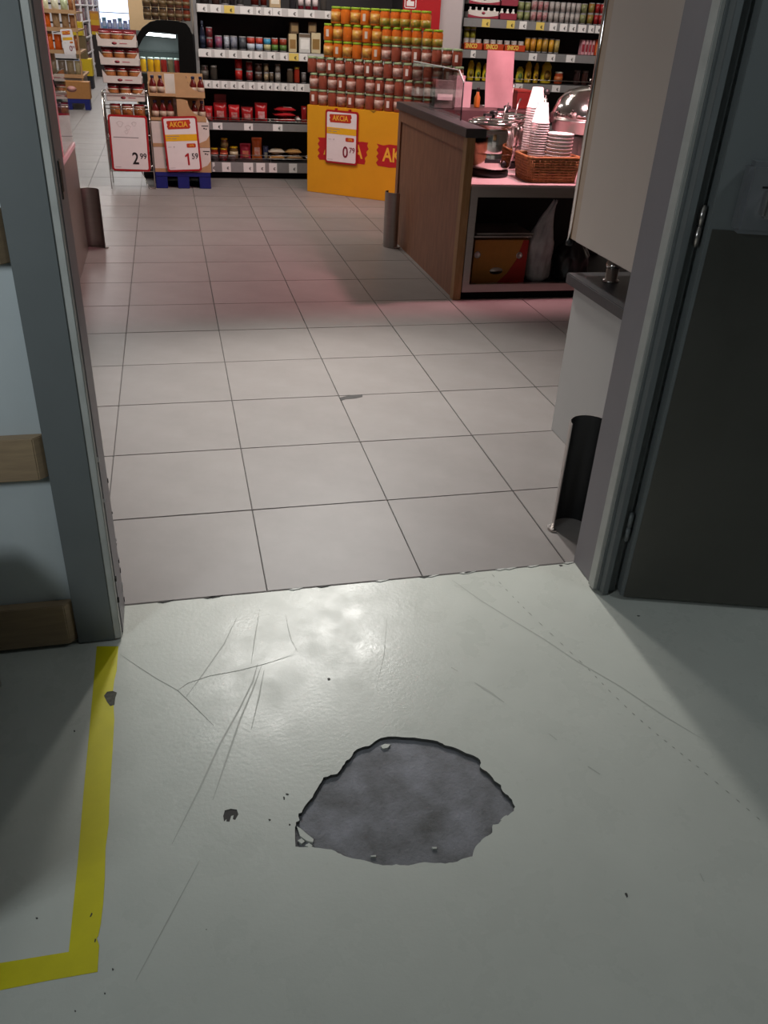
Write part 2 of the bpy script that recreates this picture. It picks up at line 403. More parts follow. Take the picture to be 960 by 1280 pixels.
obj('threshold_joint', MB().box(0.06, -0.004, -0.001, 1.38, 0.0005, 0.0008), grout, shop)
for k in range(14):
    x = random.uniform(0.1, 1.36); obj('coating_flake', MB().prism([(x, -.004), (x+.012, -.009), (x+.03, -.005), (x+.04, -.001), (x+.01, -.001)], 0.0, 0.002, 'z'), stripm if k % 3 else darkbit, shop)
# --- walls
wf = MB().box(-2.5, -0.13, 0, -0.03, 0, 2.9); wf.box(1.42, -0.13, 0, 3.2, 0, 2.9); wf.box(-0.03, -0.13, 2.1, 1.42, 0, 2.9)
struct(obj('wall_front', wf, wallm))
struct(obj('wall_back', MB().box(-2.6, -4.3, 0, 3.3, -4.2, 2.8), wallm))
struct(obj('wall_left', MB().box(-2.6, -4.2, 0, -2.5, 0, 2.8), wallm))
struct(obj('wall_right', MB().box(3.2, -4.2, 0, 3.3, 0, 2.8), wallm))
struct(obj('ceiling', MB().box(-2.6, -4.3, 2.7, 3.3, -0.13, 2.8), ceilm))
struct(obj('ceiling_shop', MB().box(-4.4, 0, 3.2, 6.3, 28.6, 3.3), ceilm))
struct(obj('wall_shop_left', MB().box(-4.5, 0, 0, -4.4, 28.6, 3.2), whitew))
struct(obj('wall_shop_right', MB().box(6.3, 0, 0, 6.4, 28.6, 3.2), whitew))
struct(obj('wall_shop_back', MB().box(-4.4, 28.4, 0, 6.3, 28.6, 3.2), whitew))
fw2 = MB().box(-4.4, 0, 0, -2.5, 0.1, 3.2); fw2.box(3.2, 0, 0, 6.3, 0.1, 3.2); fw2.box(-2.5, 0.0, 2.8, 3.2, 0.1, 3.2)
struct(obj('wall_shop_front', fw2, whitew))
# --- door frame (left post, right post, head)
fr = MB().box(-0.037, -0.15, 0.004, 0.050, -0.128, 2.16); fr.box(1.385, -0.178, 0.004, 1.402, -0.05, 2.16); fr.box(1.400, -0.165, 0.004, 1.428, -0.05, 2.16)
fr.box(1.380, -0.156, 0.004, 1.388, -0.05, 2.16); fr.box(-0.037, -0.15, 2.09, 1.428, -0.128, 2.18)
tr = struct(obj('trim_1', fr, framem, bevel=0.0015)); tr['label'] = 'blue grey painted steel frame around the doorway'
sp_ = MB().box(0.048, -0.147, 0.004, 0.066, -0.118, 2.1); obj('edge_strip', sp_, stripm, tr, 0.002)
obj('edge_strip', MB().box(1.368, -0.150, 0.004, 1.381, -0.116, 2.1), stripm, tr, 0.002)
obj('reveal', MB().box(0.030, -0.12, 0.002, 0.0685, 0.0, 2.1), revealm, tr)
obj('reveal', MB().box(1.3765, -0.118, 0.002, 1.421, 0.0, 2.1), revealm, tr)
obj('reveal', MB().box(0.0685, -0.12, 2.08, 1.3765, 0.0, 2.12), revealm, tr)
obj('strike_plate', MB().box(0.0675, -0.10, 1.055, 0.0715, -0.072, 1.125), kick, tr, 0.001)
obj('strike_slot', MB().box(0.0705, -0.093, 1.068, 0.0722, -0.080, 1.108), black, tr)
for k in range(16):
    z = random.uniform(0.0, 0.22) if k < 12 else random.uniform(.22, .8); y = random.choice((-0.004, -0.12))+random.uniform(-.004, .004)
    s_ = random.uniform(.003, .009)
    obj('paint_flake', MB().prism([(y-s_*.4, z), (y+s_*.4, z+s_*.3), (y+s_*.2, z+s_*1.6), (y-s_*.3, z+s_)], 0.0655, 0.0705, 'x'), white if k % 2 else darkbit, tr)
# hinges
for z in (0.228, 1.022):
    h = obj('hinge', MB().lathe([(.0065, -.042), (.0065, -.002)], 10, (1.4205, -.176, z)).lathe([(.0065, .002), (.0065, .042)], 10, (1.4205, -.176, z)).lathe([(.004, -.045), (.004, .045)], 8, (1.4205, -.176, z)), steel if z > 1 else framem, tr)
# --- timber rails on the left wall
def rail(z0, z1, name, xe):
    o = struct(obj(name, MB().prism([(-2.49, -0.13), (-2.49, -0.158), (xe-0.018, -0.158), (xe, -0.140), (xe, -0.13)], z0, z1, 'z'), woodr, bevel=0.002)); o['label'] = 'pale timber bumper rail along the left wall'
    return o
rail(0.945, 1.046, 'trim_2', -0.0375); rail(0.475, 0.576, 'trim_3', -0.0375)
rail(0.012, 0.130, 'baseboard_left', -0.0375)
# --- open door leaf
dl = D.objects.new('door_1', None); COL.objects.link(dl); dl.location = (1.4275, -0.196, 0); dl.rotation_euler = (0, 0, -math.radians(16.5)); struct(dl)
dl['label'] = 'blue grey door leaf standing open with a dark steel kick plate'
obj('leaf', MB().box(0.0, -0.004, 0.012, 1.30, 0.040, 2.08), framem, dl, 0.002)
obj('kick_plate', MB().box(0.010, -0.0055, 0.012, 1.29, -0.0040, 1.021), kick, dl)
hb = MB().box(0.045, -0.050, 1.022, 0.30, -0.004, 1.168)
hd = obj('handle_box', hb, mat('handle_grey', '#87898c', 0.35, 0.6, var=0.03), dl, 0.010)
obj('push_bar', MB().box(0.085, -0.075, 1.06, 0.9, -0.046, 1.12), chrome, hd, 0.006)
obj('slot', MB().box(0.078, -0.052, 1.118, 0.11, -0.0490, 1.122), black, hd)

# ============================================================ NEAR OBJECTS
# steel corner guard posts: a curved plate on a screwed foot
def guard(loc, rz, label, r=0.062, h=0.37, inside=black):
    t = thing('corner_guard', label, 'guard post', loc, rz, 'curved steel corner guards')
    n = 18; th = 0.0035; vs = []; fs = []
    for rr in (r, r-th):
        for z in (0.0, h):
            for k in range(n+1):
                a = math.pi*k/n; vs.append((rr*math.cos(a), rr*math.sin(a), z))
    m_ = n+1
    mo = MB().add([vs[i] for i in range(2*m_)], [(k, k+1, m_+k+1, m_+k) for k in range(n)], True)
    # rim and edges
    mo.add([vs[m_+k] for k in range(m_)]+[vs[3*m_+k] for k in range(m_)], [(k, k+1, m_+k+1, m_+k) for k in range(n)])
    for k in (0, n): mo.add([vs[k], vs[m_+k], vs[3*m_+k], vs[2*m_+k]], [(0, 1, 2, 3)])
    obj('curved_plate', mo, steelb, t)
    obj('inner_face', MB().add([vs[2*m_+i] for i in range(2*m_)], [(k, k+1, m_+k+1, m_+k) for k in range(n)], True), inside, t)
    for sx in (-1, 1):
        x0 = sx*(r-.002)
        f = obj('foot', MB().prism([(x0, -.026), (x0+sx*.016, -.020), (x0+sx*.022, 0), (x0+sx*.016, .020), (x0, .026)], 0, .007, 'z'), chrome, t, .0015)
        for yy in (-.012, .010): obj('screw', MB().lathe([(.0045, .0068), (.0042, .0085), (.0018, .0085), (.0015, .0072)], 10, (x0+sx*.0095, yy, 0)), steelb, f)
    return t
guard((1.452, 0.190, 0), 0, 'curved steel corner guard with a dark inside, nearest, beside the right door frame')
guard((-0.247, 3.985, 0), 0, 'curved steel corner guard by the stainless case on the left', inside=steelb)
guard((1.768, 4.0, 0), math.radians(118), 'curved steel corner guard at the far end of the wooden counter')
# dark cabinet corner at the left edge
t = thing('steel_cabinet', 'dark steel cabinet corner at the left edge of the floor', 'cabinet', (-0.2, -0.24, 0))
obj('body', MB().box(-0.42, -0.7, 0.03, 0.0, 0.0, 0.40), mat('dark_steel', '#3d4344', 0.4, 0.5, var=0.05), t, 0.012)
for x, y in ((-.012, -.03), (-.4, -.03), (-.012, -.68), (-.4, -.68)): obj('foot', MB().lathe([(.012, 0), (.012, .012), (.008, .03)], 10, (x, y, 0)), steel, t)

# right low cabinet + worktop + tall unit on steel feet
t = thing('low_cabinet', 'pale grey low cabinet with a dark worktop behind the right door post', 'cabinet', (0, 0, 0))
obj('body', MB().box(1.69, 0.235, 0.0, 2.30, 0.915, 0.577), lowm, t, 0.002)
obj('worktop', MB().box(1.675, 0.235, 0.577, 2.33, 0.965, 0.615), darkt, t, 0.003)
obj('backboard', MB().box(2.30, 0.235, 0.0, 2.33, 0.915, 0.577), lowm, t)
t = thing('display_unit', 'tall beige unit standing on steel feet on the dark worktop', 'display unit', (1.69, 0.1, 0.615))
obj('body', MB().box(0.0, 0.14, 0.11, 0.6, 0.87, 1.40), panelm, t, 0.003)
obj('edge_board', MB().box(0.004, 0.873, 0.11, 0.6, 0.915, 1.40), beige, t, 0.002)
obj('edge_band', MB().box(0.006, 0.915, 0.11, 0.6, 0.925, 1.40), brownl, t)
obj('corner_rod', MB().tube([(0.010, 0.935, 0.09), (0.010, 0.935, 1.40)], 0.010, 10), chrome, t)
obj('rod_cap', MB().lathe([(.012, 0.0), (.013, .012), (.011, .022)], 10, (0.010, 0.935, 0.082)), black, t)
for x, y in ((0.10, 0.74), (0.52, 0.74), (0.10, 0.22), (0.52, 0.22)):
    f = obj('foot', MB().lathe([(.030, 0), (.030, .006), (.022, .008), (.022, .11)], 16, (x, y, 0)), steel, t)
    obj('collar', MB().lathe([(.024, .05), (.026, .055), (.026, .06), (.024, .065)], 16, (x, y, 0)), chrome, f)

# ============================================================ SERVICE COUNTER
t = thing('service_counter', 'brown wooden counter with dark top and open steel front', 'counter', (1.82, 2.68, 0))
mb = MB().box(0.010, 0.05, -0.004, 0.05, 1.50, 0.872)
obj('side_panel', mb, woodc, t)
fm = MB().box(0.0, 0.0, 0.0, 0.046, 0.06, 0.872)
obj('front_post', fm, woodl, t, 0.0015)
obj('stile', MB().box(0.0, 1.44, 0.0, 0.05, 1.51, 0.872), woodc, t, 0.001)
obj('top_rail', MB().box(0.0, 0.06, 0.80, 0.05, 1.44, 0.872), woodc, t, 0.001)
obj('countertop', MB().box(-0.015, -0.015, 0.872, 0.10, 1.53, 0.918), darkt, t, 0.003)
# steel frame
obj('steel_frame', MB().box(0.050, 0.0, 0.045, 0.092, 0.03, 0.625).box(0.092, 0.0, 0.045, 1.3, 0.03, 0.090).box(0.092, 0.0, 0.572, 1.3, 0.03, 0.6245), steelb, t, 0.001)
obj('kick_board', MB().box(0.050, 0.02, 0.0, 1.3, 0.05, 0.045), blackm, t)
obj('worktop', MB().box(0.050, 0.0, 0.625, 1.3, 1.5, 0.6392), mat('pink_lit_worktop', '#b9a3a3', 0.35, var=0.04), t, 0.002)  # pink heat lamp glow mixed into the worktop colour
obj('cabinet_lining', MB().box(0.092, 0.03, 0.045, 1.3, 0.8, 0.0592).box(0.05, 0.03, 0.06, 0.06, 0.8, 0.6).box(0.05, 0.8, 0.045, 1.3, 0.82, 0.6), shelfm, t)
obj('mid_post', MB().box(0.66, 0.9, 0.3, 0.70, 1.4, 0.62), shelfm, t)
# sneeze guard on the counter
t = thing('sneeze_guard', 'clear glass guard with a cut corner on the dark counter top', 'glass guard', (1.89, 3.05, 0.9186))
gp = obj('side_pane', MB().prism([(0, 0), (1.1, 0), (1.1, 0.245), (0.10, 0.245), (0.0, 0.19)], 0.0, 0.008, 'x'), glass, t)
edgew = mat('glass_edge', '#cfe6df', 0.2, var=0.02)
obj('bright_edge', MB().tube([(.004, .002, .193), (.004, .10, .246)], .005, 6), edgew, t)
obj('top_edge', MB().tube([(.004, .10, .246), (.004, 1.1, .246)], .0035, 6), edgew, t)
obj('front_edge', MB().tube([(.004, .0, .0), (.004, .0, .19)], .0035, 6), black, t)
t = thing('leaflet_holder', 'clear acrylic box holding pink cards behind the glass guard', 'leaflet holder', (1.935, 3.75, 0.918))
hx = MB().box(0.0, 0.0, 0, 0.14, 0.004, 0.22).box(0, 0.10, 0, 0.14, 0.104, 0.26).box(0, 0, 0, 0.004, 0.104, 0.22).box(0.136, 0, 0, 0.14, 0.104, 0.22).box(0, 0, 0, .14, .104, .004)
# it stands on a back shelf of the counter
obj('shell', hx, acrylic, t)
obj('cards', MB().box(0.01, 0.02, 0.004, 0.13, 0.09, 0.16), pinks, t)
obj('label_strip', MB().box(0.02, -0.002, 0.05, 0.12, 0.0, 0.085), white, t)
# back shelf supporting cards and boards
t = thing('rear_counter', 'dark rear counter block behind the soup kettles', 'counter', (1.925, 3.70, 0.640))
obj('block', MB().box(0.0, 0.0, 0.0, 0.75, 0.47, 0.2772), mat('rear_block', '#4a3436', 0.5, var=0.08), t, 0.003)
t = thing('menu_board', 'tall pink sheet standing behind the steel kettles', 'sign', (2.34, 3.95, 0.918))
obj('sheet', MB().sheet(lambda u, v: Vector((0.19*u+0.01*(1-v), 0.012*math.sin(5*u+3*v)+0.02*v, 0.335*v)), 10, 12).sheet(lambda u, v: Vector((0.19*u+0.01*(1-v), 0.004+0.012*math.sin(5*u+3*v)+0.02*v, 0.335*v)), 10, 12), mat('pink_sheet', '#c4b0b1', 0.35, var=0.08, scale=9, bump=0.3, bscale=14), t)
obj('stand', MB().tube([(0.0, 0.02, .008), (0.21, 0.02, 0.008)], .005, 6).tube([(0.20, 0.02, .008), (0.212, 0.03, 0.14)], .003, 6), steel, t)
t = thing('card_panel', 'pale pink card panel behind the glass guard corner', 'sign', (2.07, 3.9, 0.918))
obj('panel', MB().box(0.0, 0.0, 0, 0.11, 0.006, 0.185).box(0.11, 0.0, 0, 0.16, 0.006, 0.15), pinks, t)
t = thing('small_bottle', 'small orange bottle beside the pink sheet on rear counter', 'bottle', (2.285, 3.93, 0.918))
obj('body', MB().lathe([(.018, 0), (.02, .005), (.02, .06), (.010, .08), (.009, .095)], 12), C('#b5712a'), t)
obj('cap', MB().lathe([(.011, .095), (.011, .118), (.003, .12)], 10), black, t)
t = thing('red_box', 'dark red box on the rear counter behind cups', 'box', (2.56, 3.92, 0.918))
obj('body', MB().box(0, 0, 0, 0.115, 0.2, 0.10), C('#7a2a24'), t, 0.003)
obj('lid', MB().box(-.003, -.003, 0.10, 0.118, 0.203, 0.112), C('#8d372c'), t, 0.002)
# soup kettles
def kettle(loc, label):
    t = thing('soup_kettle', label, 'kettle', loc, 0, 'steel soup kettles on the counter')
    obj('base', MB().lathe([(.112, 0), (.118, .006), (.118, .028), (.112, .034)], 32), black, t)
    obj('body', MB().lathe([(.112, .034), (.126, .06), (.131, .12), (.131, .125), (.129, .128), (.131, .131), (.130, .21), (.124, .262)], 36), chrome, t)
    obj('rim', MB().lathe([(.124, .262), (.140, .268), (.143, .276), (.138, .286), (.120, .290)], 36), chrome, t)
    l = obj('lid', MB().lathe([(.120, .290), (.112, .298), (.07, .306), (.0, .309)], 36), chrome, t)
    obj('knob', MB().lathe([(.010, .308), (.010, .318), (.022, .322), (.024, .334), (.016, .340), (0, .341)], 14), black, l)
    obj('hinge_clip', MB().box(-.03, .06, .300, .03, .10, .316), black, l, .004)
    obj('ladle', MB().tube([(.05, -.02, .30), (.075, .02, .35), (.10, .05, .375)], .005, 6), steel, t)
    k = obj('dial', MB().lathe([(.02, 0), (.018, .014), (.0, .015)], 14, M=Matrix.Translation((.045, -.108, .075)) @ Matrix.Rotation(math.pi/2, 4, 'X')), black, t)
    obj('label_plate', MB().prism([(-.07, .082), (.02, .082), (.02, .10), (-.07, .10)], -.131, -.122, 'y'), darkt, t)
    return t
kettle((2.070, 3.0, 0.640), 'steel soup kettle with dark lid knob, nearest, beside the wooden counter')
kettle((2.285, 3.36, 0.640), 'steel soup kettle behind the nearest one, beside the white cups')
# wicker basket
t = thing('wicker_basket', 'brown wicker basket holding white cups beside the kettle', 'basket', (2.370, 2.86, 0.640))
def rrect(w, d, r=.03, n=4):
    out = []
    for cx, cy_, a0 in ((w/2-r, d/2-r, 0), (-w/2+r, d/2-r, 90), (-w/2+r, -d/2+r, 180), (w/2-r, -d/2+r, 270)):
        for k in range(n+1):
            a = math.radians(a0+90*k/n); out.append((cx+r*math.cos(a), cy_+r*math.sin(a)))
    return out
bk = MB(); NZ = 9
for k in range(NZ):
    f = k/(NZ-1); po = rrect(.278+.03*f, .215+.02*f)
    for pass_ in (0,): bk.tube([(x*(1+.012*((i+k) % 2)), y*(1+.012*((i+k) % 2)), .007+.115*f) for i, (x, y) in enumerate(po+po[:1])], .0082, 6)
obj('weave', bk, wicker, t)
sk = MB(); p0, p1 = rrect(.286, .223), rrect(.316, .243)
for i in range(len(p0)):
    j = (i+1) % len(p0); L_ = math.hypot(p0[j][0]-p0[i][0], p0[j][1]-p0[i][1]); n_ = max(1, int(L_/.028))
    for q in range(n_):
        f = q/n_; sk.tube([(p0[i][0]+(p0[j][0]-p0[i][0])*f, p0[i][1]+(p0[j][1]-p0[i][1])*f, .004), (p1[i][0]+(p1[j][0]-p1[i][0])*f, p1[i][1]+(p1[j][1]-p1[i][1])*f, .126)], .0038, 5)
obj('stakes', sk, wicker, t)
po = rrect(.312, .236); obj('rim', MB().tube([(x, y, .128+.003*(i % 2)) for i, (x, y) in enumerate(po+po[:1])], .0095, 6), wicker, t)
obj('bottom', MB().prism(rrect(.25, .19), 0.0, .008, 'z'), wicker, t)
# cups: stacks of single cups
def cup_mesh():
    return MB().lathe([(.030, .105), (.0305, .104), (.048, .006), (.052, .005), (.0525, .0), (.0495, 0.0), (.0470, .006), (.0299, .1028), (0, .1028)], 20).mesh('cup', cupw)
cm = cup_mesh()
def cups(x, y, z, n, dz, where, lean=0):
    for k in range(n):
        o = D.objects.new('foam_cup', cm); COL.objects.link(o); o.location = (x+lean*k*dz, y, z+k*dz)
        tag(o, 'upside-down white foam cup, %s from the bottom of the %s stack' % (ORD[k], where), 'cup', 'white foam cups stacked upside down')
cups(atY(666,150,3.06).x, 3.06, 0.6402, 29, 0.0127, 'rear', .02)
cups(2.318, 2.905, 0.6495, 23, 0.0128, 'front')
lm = MB().lathe([(.066, 0), (.068, .003), (.068, .006), (.073, .012), (.0745, .0155), (.072, .0175), (.03, .0175), (0, .0165)], 24).mesh('cup_lid', cupw)
for k in range(13):
    o = D.objects.new('bowl_lid', lm); COL.objects.link(o); o.location = (2.426, 2.846, 0.6495+k*.0185)
    tag(o, 'round white bowl lid, %s from the bottom of the stack in the basket' % ORD[k], 'lid', 'white bowl lids stacked in the basket')
# chafing dish at the right
t = thing('chafing_dish', 'steel chafing dish with a shiny domed lid on drawer stand', 'chafing dish', (2.80, 3.30, 0.640))
obj('stand', MB().box(-.20, -.16, 0.05, .2, .16, .20), steelb, t, .006)
for x, y in ((-.18, -.14), (.18, -.14), (-.18, .14), (.18, .14)): obj('foot', MB().lathe([(.014, 0), (.014, .05)], 10, (x, y, 0)), steel, t)
dw = obj('drawer', MB().box(-.12, -.172, .075, .18, -.158, .175), steelb, t, .004); obj('opening', MB().box(-.08, -.175, .115, .16, -.171, .155), blackm, dw)
obj('pan', MB().lathe([(.17, .20), (.215, .215), (.22, .27), (.235, .275), (.235, .285)], 36), steel, t)
ld = obj('lid', MB().lathe([(.228, .286), (.225, .32), (.20, .385), (.15, .435), (.07, .462), (0, .468)], 36), chrome, t)
obj('handle', MB().tube([(-.03, -.0, .465), (-.03, 0, .50), (.03, 0, .50), (.03, 0, .465)], .008, 8), chrome, ld)
obj('hinge', MB().box(-.245, -.03, .26, -.215, .03, .32), chrome, t, .006)
# tap / steel fitting
t = thing('sauce_pump', 'small steel pump bottle behind the white cup stacks', 'pump bottle', (2.44, 3.16, 0.640))
obj('body', MB().lathe([(.036, 0), (.038, .01), (.038, .30), (.02, .335), (.012, .36), (.012, .40)], 18), chrome, t)
obj('spout', MB().tube([(0, 0, .395), (0, 0, .42), (-.05, -.03, .42), (-.06, -.035, .405)], .008, 8), chrome, t)
obj('knob', MB().lathe([(.016, .42), (.02, .43), (.016, .445), (0, .45)], 12), black, t)
# things inside the open cabinet of the counter
t = thing('cardboard_carton', 'orange and red cardboard carton on the cabinet shelf', 'carton', (1.965, 2.80, 0.060))
obj('body', MB().box(0, 0, 0, .335, .28, .255), C('#a8702b', 0.6), t, .002)
obj('red_corner', MB().prism([(.16, .002), (.334, .002), (.334, .253), (.30, .253), (.27, .14), (.22, .06)], -.0012, 0, 'y'), C('#9c1f17', 0.6), t)
for x, z in ((.022, .17), (.285, .165)): obj('handle_hole', MB().lathe([(.020, 0), (.020, .003), (.013, .003), (.012, .0015), (0, .0015)], 16, M=Matrix.Translation((x, 0, z)) @ Matrix.Rotation(math.pi/2, 4, 'X')), steel, t)
e_ = MB().lathe([(.042, 0), (.04, .0025), (0, .003)], 24, M=Matrix.Translation((.15, 0, .075)) @ Matrix.Rotation(math.pi/2, 4, 'X') @ Matrix.Diagonal((1, .5, 1, 1)))
obj('oval_emblem', e_, steel, t)
for k, (dx, z) in enumerate(((0, .335), (.02, .36))):
    o = obj('baking_tray', MB().box(-.01, 0, -.004, .345, .3, 0).box(-.01, -.003, -.004, .345, .0, .006), steel, None, 0.001, (1.965+dx, 2.79+.02*k, .3345+.0115*k))
    tag(o, ['lower', 'upper'][k]+' thin steel tray above the orange carton in the cabinet', 'tray', 'thin trays on carton')
t2 = thing('tray_support', 'dark block holding the thin trays above the orange carton', 'rack', (1.97, 2.84, 0.315))
obj('block', MB().box(0, 0, .0008, .31, .24, .0145), blackm, t2)
def bag_blob(name, label, loc, sx, sy_, sz, M, seed, drift=0.0, cat='bag'):
    rnd = random.Random(seed); ph = [rnd.uniform(0, 6) for _ in range(6)]
    def fn(u, v):
        a = 2*math.pi*u; r = (min(1, v*9+.6))*(1 if v < .5 else max(.16, 1-(v-.5)*1.75))
        fold = .05+.16*max(0, v-.35)
        q = 1+fold*math.sin(3*a+ph[0]+5*v)+fold*.8*math.sin(7*a+ph[1]+8*v)+fold*.5*math.sin(12*a+ph[2]-14*v)
        return Vector((sx*r*q*math.cos(a)+drift*max(0, v-.4)**2, sy_*r*q*math.sin(a), sz*(v+.02*v*math.sin(5*a+ph[3]))))
    t = thing(name, label, cat, loc); obj('film', MB().sheet(fn, 44, 26), M, t)
    if drift:
        obj('cup_sleeve', MB().lathe([(sx*.72, .004), (sx*.80, sz*.5), (sx*.6, sz*.52), (0, sz*.52)], 18), C('#9a9394', .5), t)
    return t
bag_blob('plastic_bag', 'translucent white plastic bag of cups in the open cabinet', (2.400, 2.87, .060), .078, .078, .46, plasticw, 3, .18)
bag_blob('bin_bag', 'black plastic bag beside the translucent bag in cabinet', (2.625, 2.87, .060), .105, .10, .30, plasticd, 5)

t = thing('light_blocker', 'added unseen steel panel over the service counter shading off the pink lamp', 'canopy', (2.0, 2.62, 1.62))  # added out of view to block the pink lamp toward the front floor
obj('blocker_panel', MB().box(0, 0, 0, 1.4, .015, 1.0), steelb, t)
obj('blocker_hanger', MB().box(.1, .0, 1.0, .13, .015, 1.575).box(1.27, .0, 1.0, 1.3, .015, 1.575), steelb, t)
# ============================================================ LEFT DELI CASE
t = thing('deli_case', 'stainless steel deli case glowing pink on the left', 'display case', (-0.29, 2.2, 0))
obj('body', MB().box(-0.85, 0, 0.0, 0.0, 1.72, 0.625), steelb, t, 0.003)
obj('worktop', MB().box(-0.85, 0, 0.625, 0.004, 1.725, 0.655), mat('pink_lit_top', '#d6b3ba', 0.3, var=0.03), t, 0.003)  # pink lamp glow put into the worktop colour
obj('side_glass', MB().box(-0.012, 1.12, 0.655, -0.006, 1.72, 1.052), glass, t)
obj('glass_post', MB().box(-0.016, 1.085, 0.655, -0.004, 1.115, 1.50), mat('pink_lit_edge', '#e0a9b2', 0.35, var=0.03), t)  # pink light along the glass edge put into the post colour
obj('front_glass', MB().box(-0.85, 1.715, 0.655, -0.012, 1.72, 1.052), glass, t)
obj('canopy', MB().box(-0.85, 0.6, 1.50, 0.0, 1.72, 1.56), steelb, t, 0.004)
obj('tray_deck', MB().box(-0.80, 0.2, 0.655, -0.06, 1.6, 0.70), pinks, t, 0.003)
obj('scale_hook', MB().tube([(-.03, 1.10, 1.02), (.0, 1.09, 1.03), (.006, 1.08, 1.00)], .006, 6), black, t)

# ============================================================ PRODUCT TEMPLATES (kept as data, first use moves the source)
PROTO = {}
def proto(key, build):
    if key not in PROTO:
        r = build(); PROTO[key] = [r, False]
    return PROTO[key]
def place(key, build, loc, label, cat, group, rz=0.0, rot=None, name=None):
    p = proto(key, build)
    if not p[1]:
        p[1] = True; r = p[0]; r.location = loc; r.rotation_euler = rot or (0, 0, rz); tag(r, label, cat, group)
        return r
    r = clone(p[0], loc, rz, label, cat, group, rot); r.name = p[0].name.split('.')[0]
    return r
def blank(name):
    o = D.objects.new(name, None); COL.objects.link(o); o.empty_display_size = .03; return o
def b_tin(r, h, body, band, lid='#9a9697'):
    def f():
        t = blank('tin')
        obj('can', MB().lathe([(r*.97, 0), (r, .003), (r, h-.003), (r*.97, h), (r*.9, h-.003), (0, h-.003)], 14), C(lid, .3), t)
        obj('label_or_shine', MB().lathe([(r*1.012, h*.08), (r*1.012, h*.92)], 14), C(body) if not band else P(body, band), t)
        return t
    return f
def b_tin2(r, h, top, bot, lid='#9a9697'):
    def f():
        t = blank('tin')
        obj('can', MB().lathe([(r*.97, 0), (r, .003), (r, h-.003), (r*.97, h), (r*.9, h-.003), (0, h-.003)], 14), C(lid, .3), t)
        obj('upper_band', MB().lathe([(r*1.012, h*.5), (r*1.012, h*.93)], 14), C(top), t)
        obj('lower_band', MB().lathe([(r*1.012, h*.07), (r*1.012, h*.5)], 14), C(bot), t)
        return t
    return f
def b_jar(r, h, body, lid, label=None, lz=(.2, .62), front=None):
    def f():
        t = blank('jar')
        obj('glass_body', MB().lathe([(r*.9, 0), (r, .006), (r, h*.74), (r*.86, h*.86), (r*.86, h*.88)], 14), body if not isinstance(body, str) else C(body, .15), t)
        obj('lid', MB().lathe([(r*.9, h*.87), (r*.93, h*.88), (r*.93, h-.003), (r*.88, h), (0, h)], 14), lid if not isinstance(lid, str) else C(lid, .3), t)
        if label: obj('label_or_shine', MB().lathe([(r*1.015, h*lz[0]), (r*1.015, h*lz[1])], 14), label if not isinstance(label, str) else C(label), t)
        if front:                                                   # small panel printed on the front
            vs = []; n = 4
            for z in (h*.24, h*.66):
                for k in range(n+1):
                    a = -math.pi/2+math.radians(-16+32*k/n+front[1]); vs.append((r*1.03*math.cos(a), r*1.03*math.sin(a), z))
            obj('label_panel', MB().add(vs, [(k, k+1, n+2+k, n+1+k) for k in range(n)], True), C(front[0]), t)
        return t
    return f
def b_bottle(r, h, body, cap, label):
    def f():
        t = blank('bottle')
        obj('glass_body', MB().lathe([(r*.92, 0), (r, .006), (r, h*.55), (r*.75, h*.70), (r*.42, h*.80), (r*.40, h*.88)], 14), C(body, .12), t)
        obj('cap', MB().lathe([(r*.48, h*.87), (r*.5, h*.88), (r*.5, h*.985), (r*.42, h), (0, h)], 12), C(cap, .35), t)
        obj('label_or_shine', MB().lathe([(r*1.015, h*.14), (r*1.015, h*.46)], 14), C(label), t)
        return t
    return f
def b_bag(w, h, d, body, panel=None, crimp=True):
    def f():
        t = blank('bag')
        def fn(side):
            def q(u, v):
                b = (math.sin(math.pi*u)**.6)*(math.sin(math.pi*min(max(v, .001), .999))**.5)
                return Vector(((u-.5)*w*(1-.06*math.sin(math.pi*v)), side*d*.5*b+.004*math.sin(9*u+7*v)*b, v*h))
            return q
        obj('film', MB().sheet(fn(-1), 10, 10).sheet(fn(1), 10, 10), C(body, .25, bump=.3, bscale=18), t)
        if panel:
            def pq(u, v):
                uu, vv = .22+.56*u, .18+.42*v; p = fn(-1)(uu, vv); return p+Vector((0, -.002, 0))
            obj('print_or_shine', MB().sheet(pq, 6, 6), panel if not isinstance(panel, str) else C(panel, .3), t)
        if crimp: obj('seal', MB().box(-w*.5, -.002, h-.004, w*.5, .002, h+.012), C(body, .25, bump=.3, bscale=18), t)
        return t
    return f
def b_carton(w, d, h, body, panel=None, pz=(.2, .7), top=None):
    def f():
        t = blank('carton')
        obj('box', MB().box(-w/2, 0, 0, w/2, d, h), C(body, .5), t, .002)
        if panel: obj('print_or_shine', MB().box(-w*.38, -.001, h*pz[0], w*.38, 0, h*pz[1]), C(panel, .5), t)
        if top: obj('top_band', MB().box(-w*.5, -.0012, h*.8, w*.5, 0, h*.98), C(top, .5), t)
        return t
    return f

